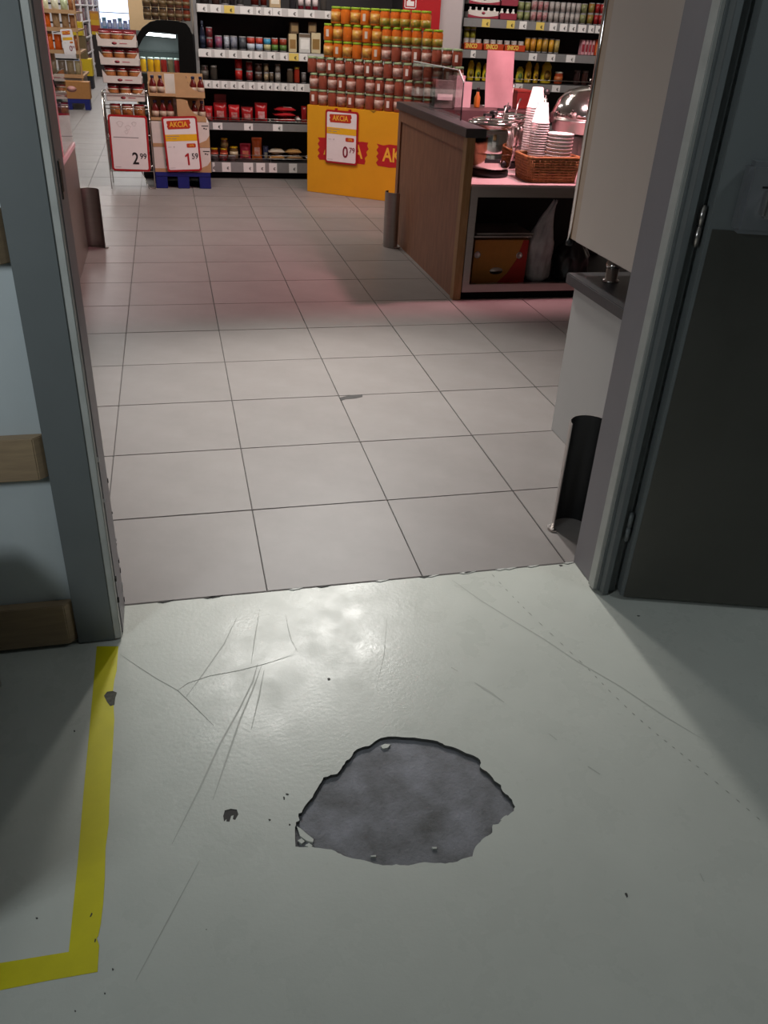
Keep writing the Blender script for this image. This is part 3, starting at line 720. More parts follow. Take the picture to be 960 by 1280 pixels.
# ============================================================ GONDOLAS
def wire(mb, x0, x1, y, z): mb.tube([(x0, y, z), (x1, y, z)], .003, 5)
def gondola(name, label, x0, x1, yf, rails, tags, zt, depth=.45, basez=.06):
    """rails: (z bottom, z top, material, board top, fence z list)"""
    t = thing(name, label, 'shelving', (x0, yf, 0)); w_ = x1-x0
    obj('back_panel', MB().box(0, depth, 0, w_, depth+.02, zt), shelfm, t)
    for x in (-.03, w_): obj('upright', MB().box(x, .02, 0, x+.03, depth, zt), railg if x < 0 else shelfm, t)
    obj('plinth', MB().box(0, .05, 0, w_, depth, basez), blackm, t)
    for (z0, z1, M, bt, fence), tg in zip(rails, tags):
        b = obj('shelf', MB().box(0, .006, bt-.02, w_, depth, bt), shelfm, t)
        r = obj('price_rail', MB().box(0, -.008, z0, w_, .006, z1), M, t, .002)
        if bt-.02 > z1: obj('bracket', MB().box(0, 0, z1, w_, .008, bt), shelfm, b)
        if fence:
            mb = MB()
            for z in fence: wire(mb, 0, w_, -.006, z)
            for x in (0.004, w_/3, w_*2/3, w_-.004): mb.tube([(x, -.006, z1-.01), (x, -.006, fence[-1])], .0025, 5)
            obj('wire_guard', mb, steel, b)
        for (xa, xb, M2, sym) in tg:
            g = obj('price_tag', MB().box(xa-x0, -.0105, z0+.004, xb-x0, -.008, z1-.003), M2, t)
            if sym: lettering('€', min(.036, (z1-z0)*.55), ink, g, xa-x0+(xb-xa)*.68, -.0112, z0+(z1-z0)*.38, .012, name='currency_mark')
    return t
YF = 6.75
def xs(pxs, py): return [atY(p, py, YF).x for p in pxs]
def tags_at(pairs, py, M=None, ylw=()):
    out = []
    for k, (a, b) in enumerate(pairs):
        out.append((atY(a, py, YF).x, atY(b, py, YF).x, tagy if k in ylw else (M or tagw), True))
    return out
LRAILS = [(.06, .150, railg, .155, (.185, .215)), (.43, .495, railg, .497, (.515, .535)), (.775, .842, railm, .843, ()), (1.025, 1.092, railm, 1.093, ()), (1.372, 1.437, railm, 1.438, ())]
LTAGS = [tags_at([(265,268),(277,288),(304,316),(320,331),(336,346),(361,371)], 199),
         tags_at([(266,278),(305,316),(341,353)], 158),
         tags_at([(256,263),(266,274),(277,284),(288,295),(298,306),(311,318),(322,330),(333,340),(343,349),(352,359),(362,370),(372,380)], 106),
         tags_at([(248,264),(268,281),(286,296),(302,315),(318,328),(334,344),(350,359),(361,373),(374,384)], 67, None, (7,)),
         tags_at([(247,259),(263,276),(280,293),(300,316),(320,326),(330,340),(341,352),(360,372),(380,393),(406,412)], 12, None, (2,))]
gondola('shelf_rack', 'dark shelf rack with grocery shelves left of the yellow box', .596, 2.46, YF, LRAILS, LTAGS, 2.0)
RRAILS = [(.48, .55, railg, .552, ()), (.852, .918, railg, .920, (.955,)), (1.117, 1.186, railg, 1.188, ()), (1.376, 1.447, railg, 1.449, ()), (1.70, 1.77, railg, 1.772, ())]
RTAGS = [[], tags_at([(644,653),(690,700)], 107), tags_at([(588,594),(613,621),(661,671),(684,694),(708,719)], 68), tags_at([(602,612),(633,643),(649,658),(670,680),(687,696),(700,709),(712,720),(723,733),(736,743),(745,752)], 30, None, (0, 1, 3)), []]
gondola('shelf_rack', 'long shelf rack of canned food behind the service counter', 3.05, 5.2, YF, RRAILS, RTAGS, 2.0)
# pillar and red board between them
t = thing('pillar', 'plain pinkish grey pillar between red board and right shelves', 'pillar', (2.80, 6.70, 0))
obj('shaft', MB().box(0, 0, 0, .215, .4, 3.2), pillar, t)
t = thing('red_board', 'red board with a white pictogram behind the jar stack', 'sign', (2.44, 6.66, 1.32))
obj('panel', MB().box(0, 0, 0, .35, .03, .75), redpanel, t)
c0 = atY(513, 4, 6.66)
pc = MB(); x0_, z0_ = c0.x-2.44-.055, c0.z-1.32-.04
for a in ((0, 0, .11, .008), (0, .10, .11, .108), (0, 0, .008, .108), (.102, 0, .11, .108), (.02, .018, .09, .055), (.03, .055, .055, .085)): pc.box(x0_+a[0], -.0015, z0_+a[1], x0_+a[2], 0, z0_+a[3])
obj('pictogram', pc, white, t)

# ---------------------------------------------- products, left rack
def row(items, bt, shelfname, rack, grp, yb=YF):
    """items: (pixel left, pixel right, pixel y, height m, builder maker, desc, cat, extra layers, dy)"""
    n = 0
    for it in items:
        pl, pr, py, h, mk, desc, cat = it[:7]
        layers = it[7] if len(it) > 7 else 1; dy = it[8] if len(it) > 8 else .05
        y = yb+dy; xa, xb = atY(pl, py, y).x, atY(pr, py, y).x; w_ = xb-xa; n += 1
        for k in range(layers):
            key, build = mk(w_, h)
            lay = '' if layers == 1 else (' lower,' if k == 0 else ' upper,')
            depth = w_*.5
            lb = '%s,%s %s from left, %s, %s' % (desc, lay, ORD[n-1], shelfname, rack)
            place(key, build, ((xa+xb)/2, y+(depth if not key[0].startswith('carton') else 0), bt+.0008+k*(h+.0012)), lb, cat, grp)
def Q(v): return round(v, 3)
def tin(body, band=None, lid='#8d898a'):
    return lambda w_, h: (('tin', body, band, Q(w_), Q(h)), b_tin(Q(w_)/2*.97, Q(h), body, band, lid))
def tin2(a, b): return lambda w_, h: (('tin2', a, b, Q(w_), Q(h)), b_tin2(Q(w_)/2*.97, Q(h), a, b))
def jar(body, lid, label=None): return lambda w_, h: (('jar', body, lid, label, Q(w_), Q(h)), b_jar(Q(w_)/2*.97, Q(h), body, lid, label))
def bottle(body, cap, label): return lambda w_, h: (('bottle', body, cap, label, Q(w_), Q(h)), b_bottle(Q(w_)/2*.97, Q(h), body, cap, label))
def carton(body, panel=None, top=None): return lambda w_, h: (('carton', body, panel, top, Q(w_), Q(h)), b_carton(Q(w_)*.96, .07, Q(h), body, panel, (.2, .7), top))
def bag(body, panel=None): return lambda w_, h: (('bag', body, str(panel), Q(w_), Q(h)), b_bag(Q(w_)*.97, Q(h)-.012, Q(w_)*.55, body, panel))
LR = 'left rack'
row([(250,262,5,.16,jar('#2a2322','#3a3433'),'dark glass jar','jar'),(265,275,5,.16,jar('#3a2521','#5a5552'),'brown jar','jar'),(277,286,6,.14,tin('#6d6560','#35302d'),'grey tin','tin'),(287,294,6,.16,jar('#1f1c1e','#444044'),'black jar','jar'),
     (296,305,6,.14,tin('#73706c','#27242a'),'pale tin','tin'),(314,324,7,.15,tin('#6a1d15','#4b1410'),'dark red tin','tin'),(326,334,7,.15,tin('#7a2318','#4b1410'),'red brown tin','tin'),(337,351,7,.14,carton('#b59a78','#d9cdbb'),'cream carton','carton'),
     (362,371,9,.17,jar('#2d2b30','#555055'),'black jar','jar'),(373,380,9,.19,bottle('#5f1420','#a32a35','#c9b7b7'),'red bottle','bottle'),(382,389,9,.19,bottle('#5f1420','#8b3340','#d5c4c4'),'red bottle with pale label','bottle'),(391,398,9,.19,bottle('#6b1a26','#a32a35','#d5c4c4'),'pink bottle','bottle'),(401,409,9,.16,jar('#47423f','#8e8a88'),'grey jar','jar')],
    1.438, 'top visible shelf', LR, 'goods on the top visible shelf of the left rack')
row([(250,257,50,.215,bottle('#1b2030','#3c4150','#2a3145'),'tall dark blue bottle','bottle'),(258,266,48,.083,tin('#8f2428','#27242c'),'red and black tin','tin',2),(269,278,52,.105,tin('#4d5a7c','#a3394a'),'blue tin with red print','tin'),
     (280,287,52,.108,tin('#1b2338','#c8ccd6'),'navy tin with white print','tin'),(288,297,52,.108,tin('#39415c','#98969e'),'slate blue tin','tin'),(299,308,53,.108,tin('#20232d','#5a5c62'),'dark grey tin','tin'),
     (309,319,53,.108,tin2('#a83325','#b9bec8'),'red and white tin','tin'),(320,329,54,.108,tin2('#b03a2d','#9eb0c9'),'red and pale blue tin','tin'),(330,339,54,.105,tin2('#3f8fb4','#b4ac7d'),'bright blue and cream tin','tin'),
     (340,348,56,.108,tin2('#9c3524','#587b35'),'red and green tin','tin'),(350,359,56,.108,tin2('#8f3a26','#4f7034'),'dark red and green tin','tin'),
     (361,371,55,.148,carton('#c3b08c','#8f6c3e'),'cream carton with brown picture','carton'),(374,388,56,.155,carton('#c9c4c0','#e3dfdc','#6a5a4b'),'white carton','carton'),(389,401,58,.165,carton('#c7b795','#8a6a3b'),'cream carton with brown base','carton')],
    1.093, 'second shelf', LR, 'goods on the second shelf of the left rack')
for nm, xp, dz_, rz in (('left',(363,372),.148,.1),('right',(383,396),.155,-.15)):
    x_ = (atY(xp[0],40,YF+.1).x+atY(xp[1],40,YF+.1).x)/2
    place(('carton','slope',nm), b_carton(.075, .07, .09, '#5d4a35', '#8b7350'), (x_, YF+.055, 1.096+dz_), 'brown carton on top of the cream cartons, %s one on second shelf' % nm, 'carton', 'cartons lying on cream cartons', rz)
row([(251,261,92,.115,jar('#2f2722','#4d4844','#574f49'),'dark jar with grey label','jar'),(263,272,92,.115,jar('#37322d','#8f8b87'),'clear glass jar','jar'),(294,303,85,.092,tin('#b7201b','#8f1712'),'bright red tin','tin',2),(308,316,88,.080,tin('#a3272b','#2a1c1c'),'red and black tin','tin',2),
     (319,328,88,.072,tin('#231c1a','#4b2e22'),'black tin','tin',2),(330,336,88,.074,tin('#3c2b22','#a4906f'),'brown tin','tin',2),(337,342,92,.08,tin('#6d5a45','#3b2f25'),'small brown tin','tin'),(344,351,88,.074,tin('#5a4f49','#8d857d'),'grey brown tin','tin',2),
     (359,367,95,.115,jar('#4b3d31','#6a645d'),'brown glass jar','jar'),(368,375,93,.132,jar('#8c2a1b','#b59a3b'),'red jar with yellow lid','jar'),(377,383,97,.09,tin('#3b3130','#6d6562'),'dark tin','tin')],
    .843, 'third shelf', LR, 'goods on the third shelf of the left rack')
rw = P('#c9b7b0', '#a8242b', .3, 22)
row([(256,266,140,.125,bag('#a11d22',rw),'red bag','bag'),(267,284,135,.155,bag('#a0181d',rw),'large red bag with white picture','bag'),(286,300,138,.14,bag('#b01f24',rw),'red bag with noodle picture','bag'),(302,317,140,.125,bag('#8f1a1e',rw),'dark red bag','bag'),
     (319,335,138,.165,bag('#a3151b',P('#e9e2e2','#b5202a',.15,10)),'red bag with white shine painted on','bag'),(377,384,138,.15,bag('#7f1518'),'dark red bag beside yellow box','bag')],  # white panel of the streaked bag is a painted highlight
    .497, 'fourth shelf', LR, 'bags on the fourth shelf of the left rack', YF)
place(('carton','redtop'), b_carton(.13, .07, .12, '#5b1216', '#7a2125'), (atY(275,115,YF+.14).x, YF+.15, .498), 'dark red carton standing behind the large red bag', 'carton', None)
place(('carton','redtop2'), b_carton(.11, .06, .10, '#6b1519', '#8f3030', (.1,.5)), (atY(275,115,YF+.14).x, YF+.155, .6195), 'dark red carton topping the one behind the large red bag', 'carton', None)
LIE = math.pi/2
def lying(key, build, px, py, z, rz, label, cat, grp, y=YF+.09, tilt=0.0, x=None):
    X = x if x is not None else atY(px, py, y).x
    return place(key, build, (X, y, z), label, cat, grp, rot=(-LIE+tilt, 0, rz))
k1 = ('bag', 'heap1'); kb = b_bag(.15, .19, .042, '#a8262b', P('#d8cbc6', '#b02a30', .3, 20))
for n, (px, z, rz) in enumerate([(369,.5225,1.5),(368,.5675,1.62),(369,.6125,1.53)]):
    lying(k1, kb, px, 150, z, rz, 'red and white bag lying in the heap on fourth shelf, %s from the bottom' % ORD[n], 'bag', 'red and white bags in a heap', YF+.11)
lying(('bag','whitewrap'), b_bag(.045, .14, .05, '#cfc3bd', '#a33a3a'), 373.5, 150, .530, .05, 'white wrapped pack lying right of the red and white heap', 'bag', None, YF+.06)
row([(263,273,188,.10,jar('#7d2a1d','#c9a71f','#a94a3a'),'red jar with yellow lid','jar'),(275,285,188,.10,jar('#8a3020','#c9a71f','#b0563a'),'orange red jar with yellow lid','jar'),(287,298,186,.118,jar('#5e4a2d','#c9a71f','#b3a184'),'brown jar with yellow lid','jar'),
     (300,314,184,.145,bag('#a32f45',P('#c9a06a','#a02338',.3,24)),'pink and cream bag','bag'),(315,328,180,.20,bag('#b3622c',P('#d8cabc','#a0452a',.3,20)),'orange and white bag','bag'),(329,336,186,.13,bag('#2b3350',P('#b5a33f','#59626e',.3,24)),'blue and yellow bag','bag')],
    .155, 'bottom shelf', LR, 'goods on the bottom shelf of the left rack', YF+.05)
place(('jar','#6a5a38'), b_jar(.035, .085, '#6a5130', '#c9a71f', '#9c8a5a'), (atY(280,170,YF+.135).x, YF+.135, .2585), 'small jar with yellow lid standing on the orange red jar', 'jar', None)
for n, (px, col) in enumerate([(268,'#5d5556'),(279,'#8d2a31'),(290,'#6d5a55')]):
    place(('tin','low',col), b_tin(.036, .05, col, '#3a2f30', '#8e8a8b'), (atY(px,196,YF+.035).x, YF+.042, .1562), 'low %s tin behind the wire of the bottom shelf, %s from left' % (['grey','red','brown'][n], ORD[n]), 'tin', 'low tins at the bottom wire')
brw = P('#c6b3a0', '#8f6336', .3, 14)
for n, (px, z, rz, c1) in enumerate([(355,.187,1.57,'#a07142'),(377,.187,1.57,'#8f6c4a'),(355,.240,1.6,'#b6a595'),(376,.240,1.54,'#b08452')]):
    lying(('bag', 'lie', c1), b_bag(.14, .145, .05, c1, brw), px, 186, z, rz, '%s bag lying on the bottom shelf, %s of the heap beside the yellow box' % (['brown','dull brown','beige','tan'][n], ORD[n]), 'bag', 'bags lying on the bottom shelf', YF+.12)
lying(('bag', 'silver'), b_bag(.10, .14, .05, '#b9b6b4', None), 389, 186, .188, .0, 'crumpled silver bag at the right end of the bottom shelf', 'bag', None, YF+.06)

# ---------------------------------------------- products, right rack
RK = 'right rack'
def tray(name, label, xa, xb, y, z, h, M, d=.13, band=None, txt=None):
    t = thing(name, label, 'carton tray', (xa, y, z+.001)); w_ = xb-xa
    obj('tray_box', MB().box(0, 0, 0, w_, .003, h).box(0, d, 0, w_, d+.003, h*.6).box(0, 0, 0, .003, d, h*.8).box(w_-.003, 0, 0, w_, d, h*.8).box(0, 0, 0, w_, d, .002), M, t)
    if band: band(t, w_, h)
    if txt: lettering(txt[0], txt[1], txt[2], t, w_*txt[3], -.0008, h*.52, .03, squeeze=.75, name='brand_lettering')
    return t
wb = b_bottle(.0205, .085, '#d9d3cf', '#e6e1de', '#d9c6c6')
def swoosh(t, w_, h):
    n = 10; pts = [(w_*k/n, h*(.78-.9*(k/n)*(1-k/n)*1.6)) for k in range(n+1)]
    obj('red_base', MB().prism([(0, 0.001), (w_, 0.001)]+[(w_*k/n, h*(.42-1.1*(k/n)*(1-k/n))+.003) for k in range(n, -1, -1)], -.001, 0, 'y'), C('#8f2c3d', .5), t)
    obj('emblem', MB().lathe([(.014, 0), (.0, .0015)], 12, M=Matrix.Translation((w_*.5, -.001, h*.68)) @ Matrix.Rotation(math.pi/2, 4, 'X') @ Matrix.Diagonal((1.3, .8, 1, 1))), C('#a34354', .5), t)
for lay in (0, 1):
    z = 1.449+lay*.112; ln = ['lower', 'upper'][lay]
    xa, xb = atY(585,18,6.78).x, atY(623,20,6.78).x
    tray('bottle_tray', '%s white and red tray of white bottles on upper shelf' % ln, xa, xb, 6.78, z, .062, cardw, .13, swoosh)
    for k in range(5): place(('wbottle',), wb, (xa+(k+.5)*(xb-xa)/5, 6.82, z+.0045), 'white plastic bottle, %s from left in the %s white and red tray' % (ORD[k], ln), 'bottle', 'white bottles in trays')
    xa, xb = atY(625,20,6.78).x, atY(646,22,6.78).x
    tray('bottle_tray', '%s crimson tray of white bottles beside the white one' % ln, xa, xb, 6.78, z, .052, C('#8d3040', .5), .13)
    for k in range(3): place(('wbottle',), wb, (xa+(k+.5)*(xb-xa)/3, 6.82, z+.0045), 'white plastic bottle, %s from left in the %s crimson tray' % (ORD[k], ln), 'bottle', 'white bottles in trays')
row([(647,655,20,.078,tin('#5d6b35','#8d8a62'),'green tin','tin',2),(656,663,20,.078,tin('#4b5a2c','#8d8a62'),'dark green tin','tin',2),(664,671,22,.085,tin('#b9a6a2','#7d1f2c'),'white and red tin','tin',2),(672,678,22,.085,tin('#a5928f','#8b2231'),'red and white tin','tin',2),(679,685,22,.085,tin('#b3a3a1','#7d1f2c'),'pale red and white tin','tin',2),
     (686,692,24,.085,tin('#a59c98','#8b8380'),'grey white tin','tin',2),(693,699,24,.085,tin('#aaa09b','#7e7672'),'white tin','tin',2),(700,706,24,.085,tin('#b0a7a3','#8e8683'),'whitish tin','tin',2),(707,712,25,.085,tin('#a79e9a','#8b8380'),'white paper tin','tin',2),(713,718,25,.085,tin('#b0a7a3','#8b8380'),'pale tin','tin',2),(719,725,26,.085,tin('#a59c98','#7e7672'),'light grey tin','tin',2),
     (726,733,26,.085,tin('#9a9a6b','#3a3a20'),'olive tin','tin',2),(735,742,27,.09,tin('#97562f','#5b6b2c'),'orange brown tin','tin',2),(743,748,28,.09,tin('#9c1f1f','#6b1416'),'red tin','tin',2),(749,755,28,.09,tin('#a02323','#6b1416'),'bright red tin','tin',2)],
    1.449, 'upper shelf', RK, 'tins on the upper shelf of the right rack', YF+.02)
# printed trays with cans on the middle shelf
cans = b_tin(.0275, .085, '#7d6a60', '#b3a6a0', '#a09c9c')
for n, (a, b) in enumerate(((580,603),(605,630),(631,657))):
    xa, xb = atY(a,56,6.79).x, atY(b,57,6.79).x
    tray('can_tray', 'orange red printed tray of cans, %s from left on middle shelf' % ORD[n], xa, xb, 6.79, 1.188, .055, C('#b5401c', .5), .08, None, ('SNICO', .052, C('#e0c65a', .5), .40))
    for k in range(3): place(('cans',), cans, (xa+(k+.5)*(xb-xa)/3, 6.832, 1.1925), 'tin can, %s in the %s orange red tray on middle shelf' % (ORD[k], ORD[n]), 'tin', 'cans in the orange red trays')
for n, px in enumerate((583.5, 591)):
    for lay in (0, 1): place(('ycan',), b_tin(.027, .072, '#a8a032', '#6d6b28', '#a09c9c'), (atY(px,38,6.84).x, 6.832, 1.2785+lay*.0735), 'yellow green tin on the leftmost orange red tray, %s column, %s' % (ORD[n], ['lower','upper'][lay]), 'tin', 'yellow green tins on tray')
row([(657,663,56,.125,tin('#c98f1e','#b5791c'),'yellow tin','tin'),(664,671,56,.125,tin('#c9922a','#a8672a'),'yellow orange tin','tin'),(672,678,57,.125,tin('#cf9a1f','#b5791c'),'golden tin','tin'),(679,686,57,.125,tin('#b58a3a','#8f6a2c'),'dull yellow tin','tin'),(687,693,58,.125,tin('#d0a020','#b5792c'),'bright yellow tin','tin'),(694,700,58,.122,tin('#b59a52','#8f7a4c'),'pale yellow tin','tin'),
     (727,731,60,.13,carton('#c98f98','#8b2230'),'slim pink packet','packet'),(732,735,60,.13,carton('#d6a5a9','#8b2230'),'slim pale pink packet','packet'),(736,739,60,.13,carton('#c98f98','#a3333a'),'slim rose packet','packet'),(740,743,60,.13,carton('#d3a2a2','#a3333a'),'slim whitish packet','packet'),(744,749,60,.14,carton('#b8431f','#c96a3a'),'orange red packet','packet')],
    1.188, 'middle shelf', RK, 'tins and packets on the middle shelf of the right rack', YF+.02)
def squeeze(body, lab, cap):
    def mk(w_, h):
        def f():
            t = blank('bottle'); r = w_/2*.82
            sx = Matrix.Diagonal((1, .6, 1, 1))
            obj('body', MB().lathe([(r*.85, 0), (r, .008), (r, h*.45), (r*.85, h*.65), (r*.95, h*.78), (r*.7, h*.9), (r*.35, h*.95)], 16, M=sx), C(body, .3), t)
            obj('cap', MB().lathe([(r*.55, h*.93), (r*.5, h*.98), (r*.3, h), (0, h)], 12, M=sx), C(cap, .3), t)
            obj('oval_label', MB().lathe([(r*.62, 0), (0, .002)], 16, M=Matrix.Translation((0, -r*.6-.0005, h*.36)) @ Matrix.Rotation(math.pi/2, 4, 'X') @ Matrix.Diagonal((1, 1.4, 1, 1))), C(lab, .4), t)
            return t
        return ('squeeze', body, lab, Q(w_), Q(h)), f
    return mk
row([(585,595,88,.175,squeeze('#c7a71c','#8b7a35','#d9c83a'),'yellow squeeze bottle with grey label','bottle'),(595,603,90,.16,squeeze('#bfae2a','#5b6b35','#d0c23a'),'yellow green squeeze bottle','bottle'),(604,613,90,.155,squeeze('#c9b02a','#6d7a3a','#c9b83a'),'yellow squeeze bottle by pink sheet','bottle'),
     (646,657,95,.14,squeeze('#bcae35','#5f7035','#c9b83a'),'short yellow squeeze bottle','bottle'),(657,667,92,.19,squeeze('#bf9a25','#8b6a2c','#b59a2a'),'tall yellow squeeze bottle','bottle'),(668,675,92,.18,squeeze('#b08c1e','#7a5a25','#a88a2a'),'dark yellow squeeze bottle','bottle'),(678,694,92,.19,squeeze('#c4a622','#8b6a2c','#c9b02a'),'large yellow squeeze bottle','bottle'),
     (695,705,98,.11,jar('#8f3a1f','#c9c2b4','#a85a2c'),'brown tub with white lid','tub'),(719,727,95,.13,jar('#2b1c1c','#5a4a48'),'dark glass jar','jar'),(729,737,95,.13,jar('#35201d','#6b5a55'),'brown glass jar','jar')],
    .920, 'lower shelf', RK, 'bottles and jars on the lower shelf of the right rack', YF+.02)

# ============================================================ YELLOW PROMOTION BOX WITH STACKED JARS
BA = math.atan2(5.676-6.129, 2.117-1.479); BO = Vector((1.479, 6.129, 0))
u_ = Vector((math.cos(BA), math.sin(BA), 0)); v_ = Vector((-math.sin(BA), math.cos(BA), 0))
t = thing('promotion_box', 'large yellow cardboard promotion box under the stacked jars', 'box', BO, BA)
obj('carton', MB().box(0, 0, 0, 1.40, .6, .72), boxy, t, .003)
obj('fold_notch', MB().prism([(.60, .7195), (.66, .7195), (.635, .700)], -.001, 0, 'y'), C('#8d6510', .6), t)
def ragged(x0, z0, w_, h, seed):
    rnd = random.Random(seed); pts = []
    for k in range(9): pts.append((x0+w_*k/8, z0+h+(rnd.uniform(-.012, .006) if k not in (0, 8) else 0)))
    for k in range(1, 7): pts.append((x0+w_+(-1)**k*.009-(.03*(k/6)**2), z0+h-h*k/7))
    for k in range(9): pts.append((x0+w_-.03-(w_-.05)*k/8, z0+rnd.uniform(-.004, .004)))
    for k in range(1, 7): pts.append((x0+.01+(-1)**k*.010, z0+h*k/7))
    return pts
for n, x in enumerate((.105, .675)):
    b = obj('printed_emblem', MB().prism(ragged(x, .285, .49, .18, n), -.0012, 0, 'y'), boxred, t)
    lettering('AKCIA', .155, orangetext, b, x+.25, -.0022, .378, .02, squeeze=.82)
    
def price_sign(name, label, loc, rz, w_, h, akcia, big, small, bigcol, tiltx=0.0, tilty=0.0, edge=None):
    t = thing(name, label, 'price sign', loc, rz); t.rotation_euler = (tiltx, tilty, rz)
    obj('frame', MB().prism([(x+w_/2, z+h/2) for x, z in rrect(w_, h, .02, 3)], 0, .008, 'y'), edge or red, t, .0015)
    i = .016
    obj('sheet', MB().prism([(x+w_/2, z+h/2) for x, z in rrect(w_-2*i, h-2*i, .012, 3)], -.0012, 0, 'y'), white, t)
    y = -.0016
    if akcia:
        rnd = random.Random(4); hw = w_*.32; cz = h*.855; hh = h*.075
        pts = [(w_*.46-hw, cz+hh*.9), (w_*.46, cz+hh), (w_*.46+hw, cz+hh*1.15), (w_*.46+hw+.008, cz+hh*.3), (w_*.46+hw-.003, cz), (w_*.46+hw+.004, cz-hh*.7), (w_*.46+hw-.01, cz-hh), (w_*.46, cz-hh*1.05), (w_*.46-hw+.005, cz-hh*1.1), (w_*.46-hw-.003, cz-hh*.4), (w_*.46-hw+.003, cz), (w_*.46-hw-.004, cz+hh*.4)]
        e = obj('emblem', MB().prism(pts, y-.0004, -.0011, 'y'), pillred, t)
        lettering('AKCIA', h*.135, orangetext, e, w_*.46, y-.001, cz, .02, squeeze=.86)
        bd = obj('yellow_band', MB().box(i, y-.0004, h*.56, w_-i, -.0011, h*.68), yel, t)
        obj('small_print', MB().box(w_*.09, y-.0008, h*.645, w_*.45, y-.0003, h*.655).box(w_*.09, y-.0008, h*.60, w_*.20, y-.0003, h*.61).box(w_*.24, y-.0008, h*.60, w_*.36, y-.0003, h*.61), greyink, t)
        pl = obj('discount_pill', MB().prism([(w_*.76+x, h*.475+z) for x, z in rrect(w_*.26, h*.075, .008, 2)], y-.0006, -.0011, 'y'), pillred, t)
        lettering('-20%', h*.055, orangetext, pl, w_*.76, y-.001, h*.475, .01)
        obj('unit_price', MB().box(w_*.10, y-.0004, h*.452, w_*.19, -.0011, h*.457), greyink, t)
        lettering('€', h*.03, ink, t, w_*.27, y-.0004, h*.455, 0)
    else:
        obj('small_print', MB().box(w_*.10, y-.0004, h*.600, w_*.75, -.0011, h*.614), greyink, t)
        mapm = C('#bdb4b5', .6)
        mb = MB()
        for (cx, cz, s_) in ((.3, .84, .07), (.5, .78, .06), (.66, .85, .05), (.45, .70, .04)):
            q = [(w_*cx+math.cos(a)*w_*s_*(1+.3*math.sin(3*a)), y, h*cz+math.sin(a)*w_*s_) for a in [2*math.pi*k/14 for k in range(15)]]
            mb.tube(q, .0012, 4)
        obj('faint_outline', mb, mapm, t)
    if big == '1':                                                  # a bold numeral one with its flag
        obj('numeral', MB().prism([(w_*.63+x*h, h*.225+z*h) for x, z in ((-.012,-.11),(.024,-.11),(.024,.11),(-.004,.11),(-.058,.066),(-.046,.036),(-.012,.062))], y-.0006, y, 'y'), bigcol, t)
    else: lettering(big, h*.30, bigcol, t, w_*.63, y-.0004, h*.225, .018, squeeze=.85)
    lettering(small, h*.145, bigcol if not akcia or bigcol != red else ink, t, w_*.835, y-.0004, h*.275, .012, squeeze=.9)
    obj('footer_mark', MB().box(w_*.08, y-.0004, h*.07, w_*.24, -.0011, h*.075), greyink, t)
    return t
sgo = BO+u_*.185-v_*.014+Vector((0, 0, .268))
price_sign('price_sign', 'red framed offer sign reading AKCIA 0.79 on the yellow box', sgo, BA, .315, .43, True, '0', '79', C('#7b1f33', .6), 0)
for x in (.09, .22): obj('clip', MB().box(x, .0, .43, x+.02, .0135, .445), red, [o for o in D.objects if o.get('label', '').endswith('0.79 on the yellow box')][0])
gl_or = C('#c4641f', .15); gl_rd = C('#8b4635', .15); lidg = C('#8aa82a', .3); lidw = C('#9caf86', .3)
JH = .1235
lbl_w = P('#c4a79c', '#8f5c4c', .35, 30); lbl_o = P('#c9a04a', '#a8602a', .35, 30); lbl_g = P('#6f8a35', '#b36a25', .35, 26)
def jb(kind, var):
    if kind == 'o': return b_jar(.042, JH, gl_or, lidg, lbl_o if var == 1 else None, (.12, .7), ('#c9b7a8', 10) if var == 0 else None)
    if kind == 'g': return b_jar(.042, JH, C('#c4601e', .3), lidg, lbl_g, (.05, .48))
    return b_jar(.042, JH, gl_rd, lidw, lbl_w if var == 1 else None, (.15, .66), ('#dccdc6', 8) if var == 0 else None)
TIERS = [('bottom', 0.0, 1.4, [('r', 9)]), ('second', 0.0, 1.4, [('r', 9)]), ('third', -.02, 1.4, [('r', 9)]), ('fourth', .135, 1.4, [('o', .62), ('r', 9)]), ('fifth', .133, 1.25, [('o', .63), ('g', 9)]), ('topmost', .20, 1.08, [('o', .65), ('g', 9)])]
DESC = {'r': 'reddish jar with pale green lid', 'o': 'orange jar with bright green lid', 'g': 'orange and green jar with green lid'}
for ti, (tn, s0, s1, kinds) in enumerate(TIERS):
    s = s0+.044; n = 0
    while s < s1-.03:
        kd = [k for k, lim in kinds if s < lim][0]
        var = (n*7+ti*3) % 4
        var = {0: 0, 1: 1, 2: 2, 3: 1}[var]
        if kd == 'g': var = 0
        p = BO+u_*s+v_*(.05+random.uniform(-.003, .003)); p.z = .721+ti*(JH+.0012)
        place(('stackjar', kd, var), jb(kd, var), p, '%s, %s from left in %s stack tier' % (DESC[kd], ORD[n], tn), 'jar', 'stacked vegetable jars on the yellow box', BA)
        n += 1; s += .0865 if n % 2 else .0905
# ============================================================ WIRE RACK WITH JAR TRAYS
t = thing('wire_rack', 'chrome wire display rack holding trays of red-lidded jars', 'rack', (-0.245, 6.16, 0))
mb = MB(); W_, D_ = .37, .30
for x in (0, W_):
    for y in (0, D_): mb.tube([(x, y, 0), (x, y, .755)], .005, 6)
for z in (.145, .40, .64, .755):
    mb.tube([(0, 0, z), (W_, 0, z), (W_, D_, z), (0, D_, z), (0, 0, z)], .004, 6)
obj('frame', mb, chrome, t)
mb = MB()
for k in range(1, 24): mb.tube([(W_*k/24, 0, .145), (W_*k/24, 0, .185)], .0018, 4)
for k in range(1, 8): mb.tube([(0, D_*k/8, .145), (0, D_*k/8, .755)], .0018, 4).tube([(W_, D_*k/8, .145), (W_, D_*k/8, .755)], .0018, 4)
for k in range(1, 10): mb.tube([(W_*k/10, 0, .145), (W_*k/10, D_, .145)], .0022, 4)
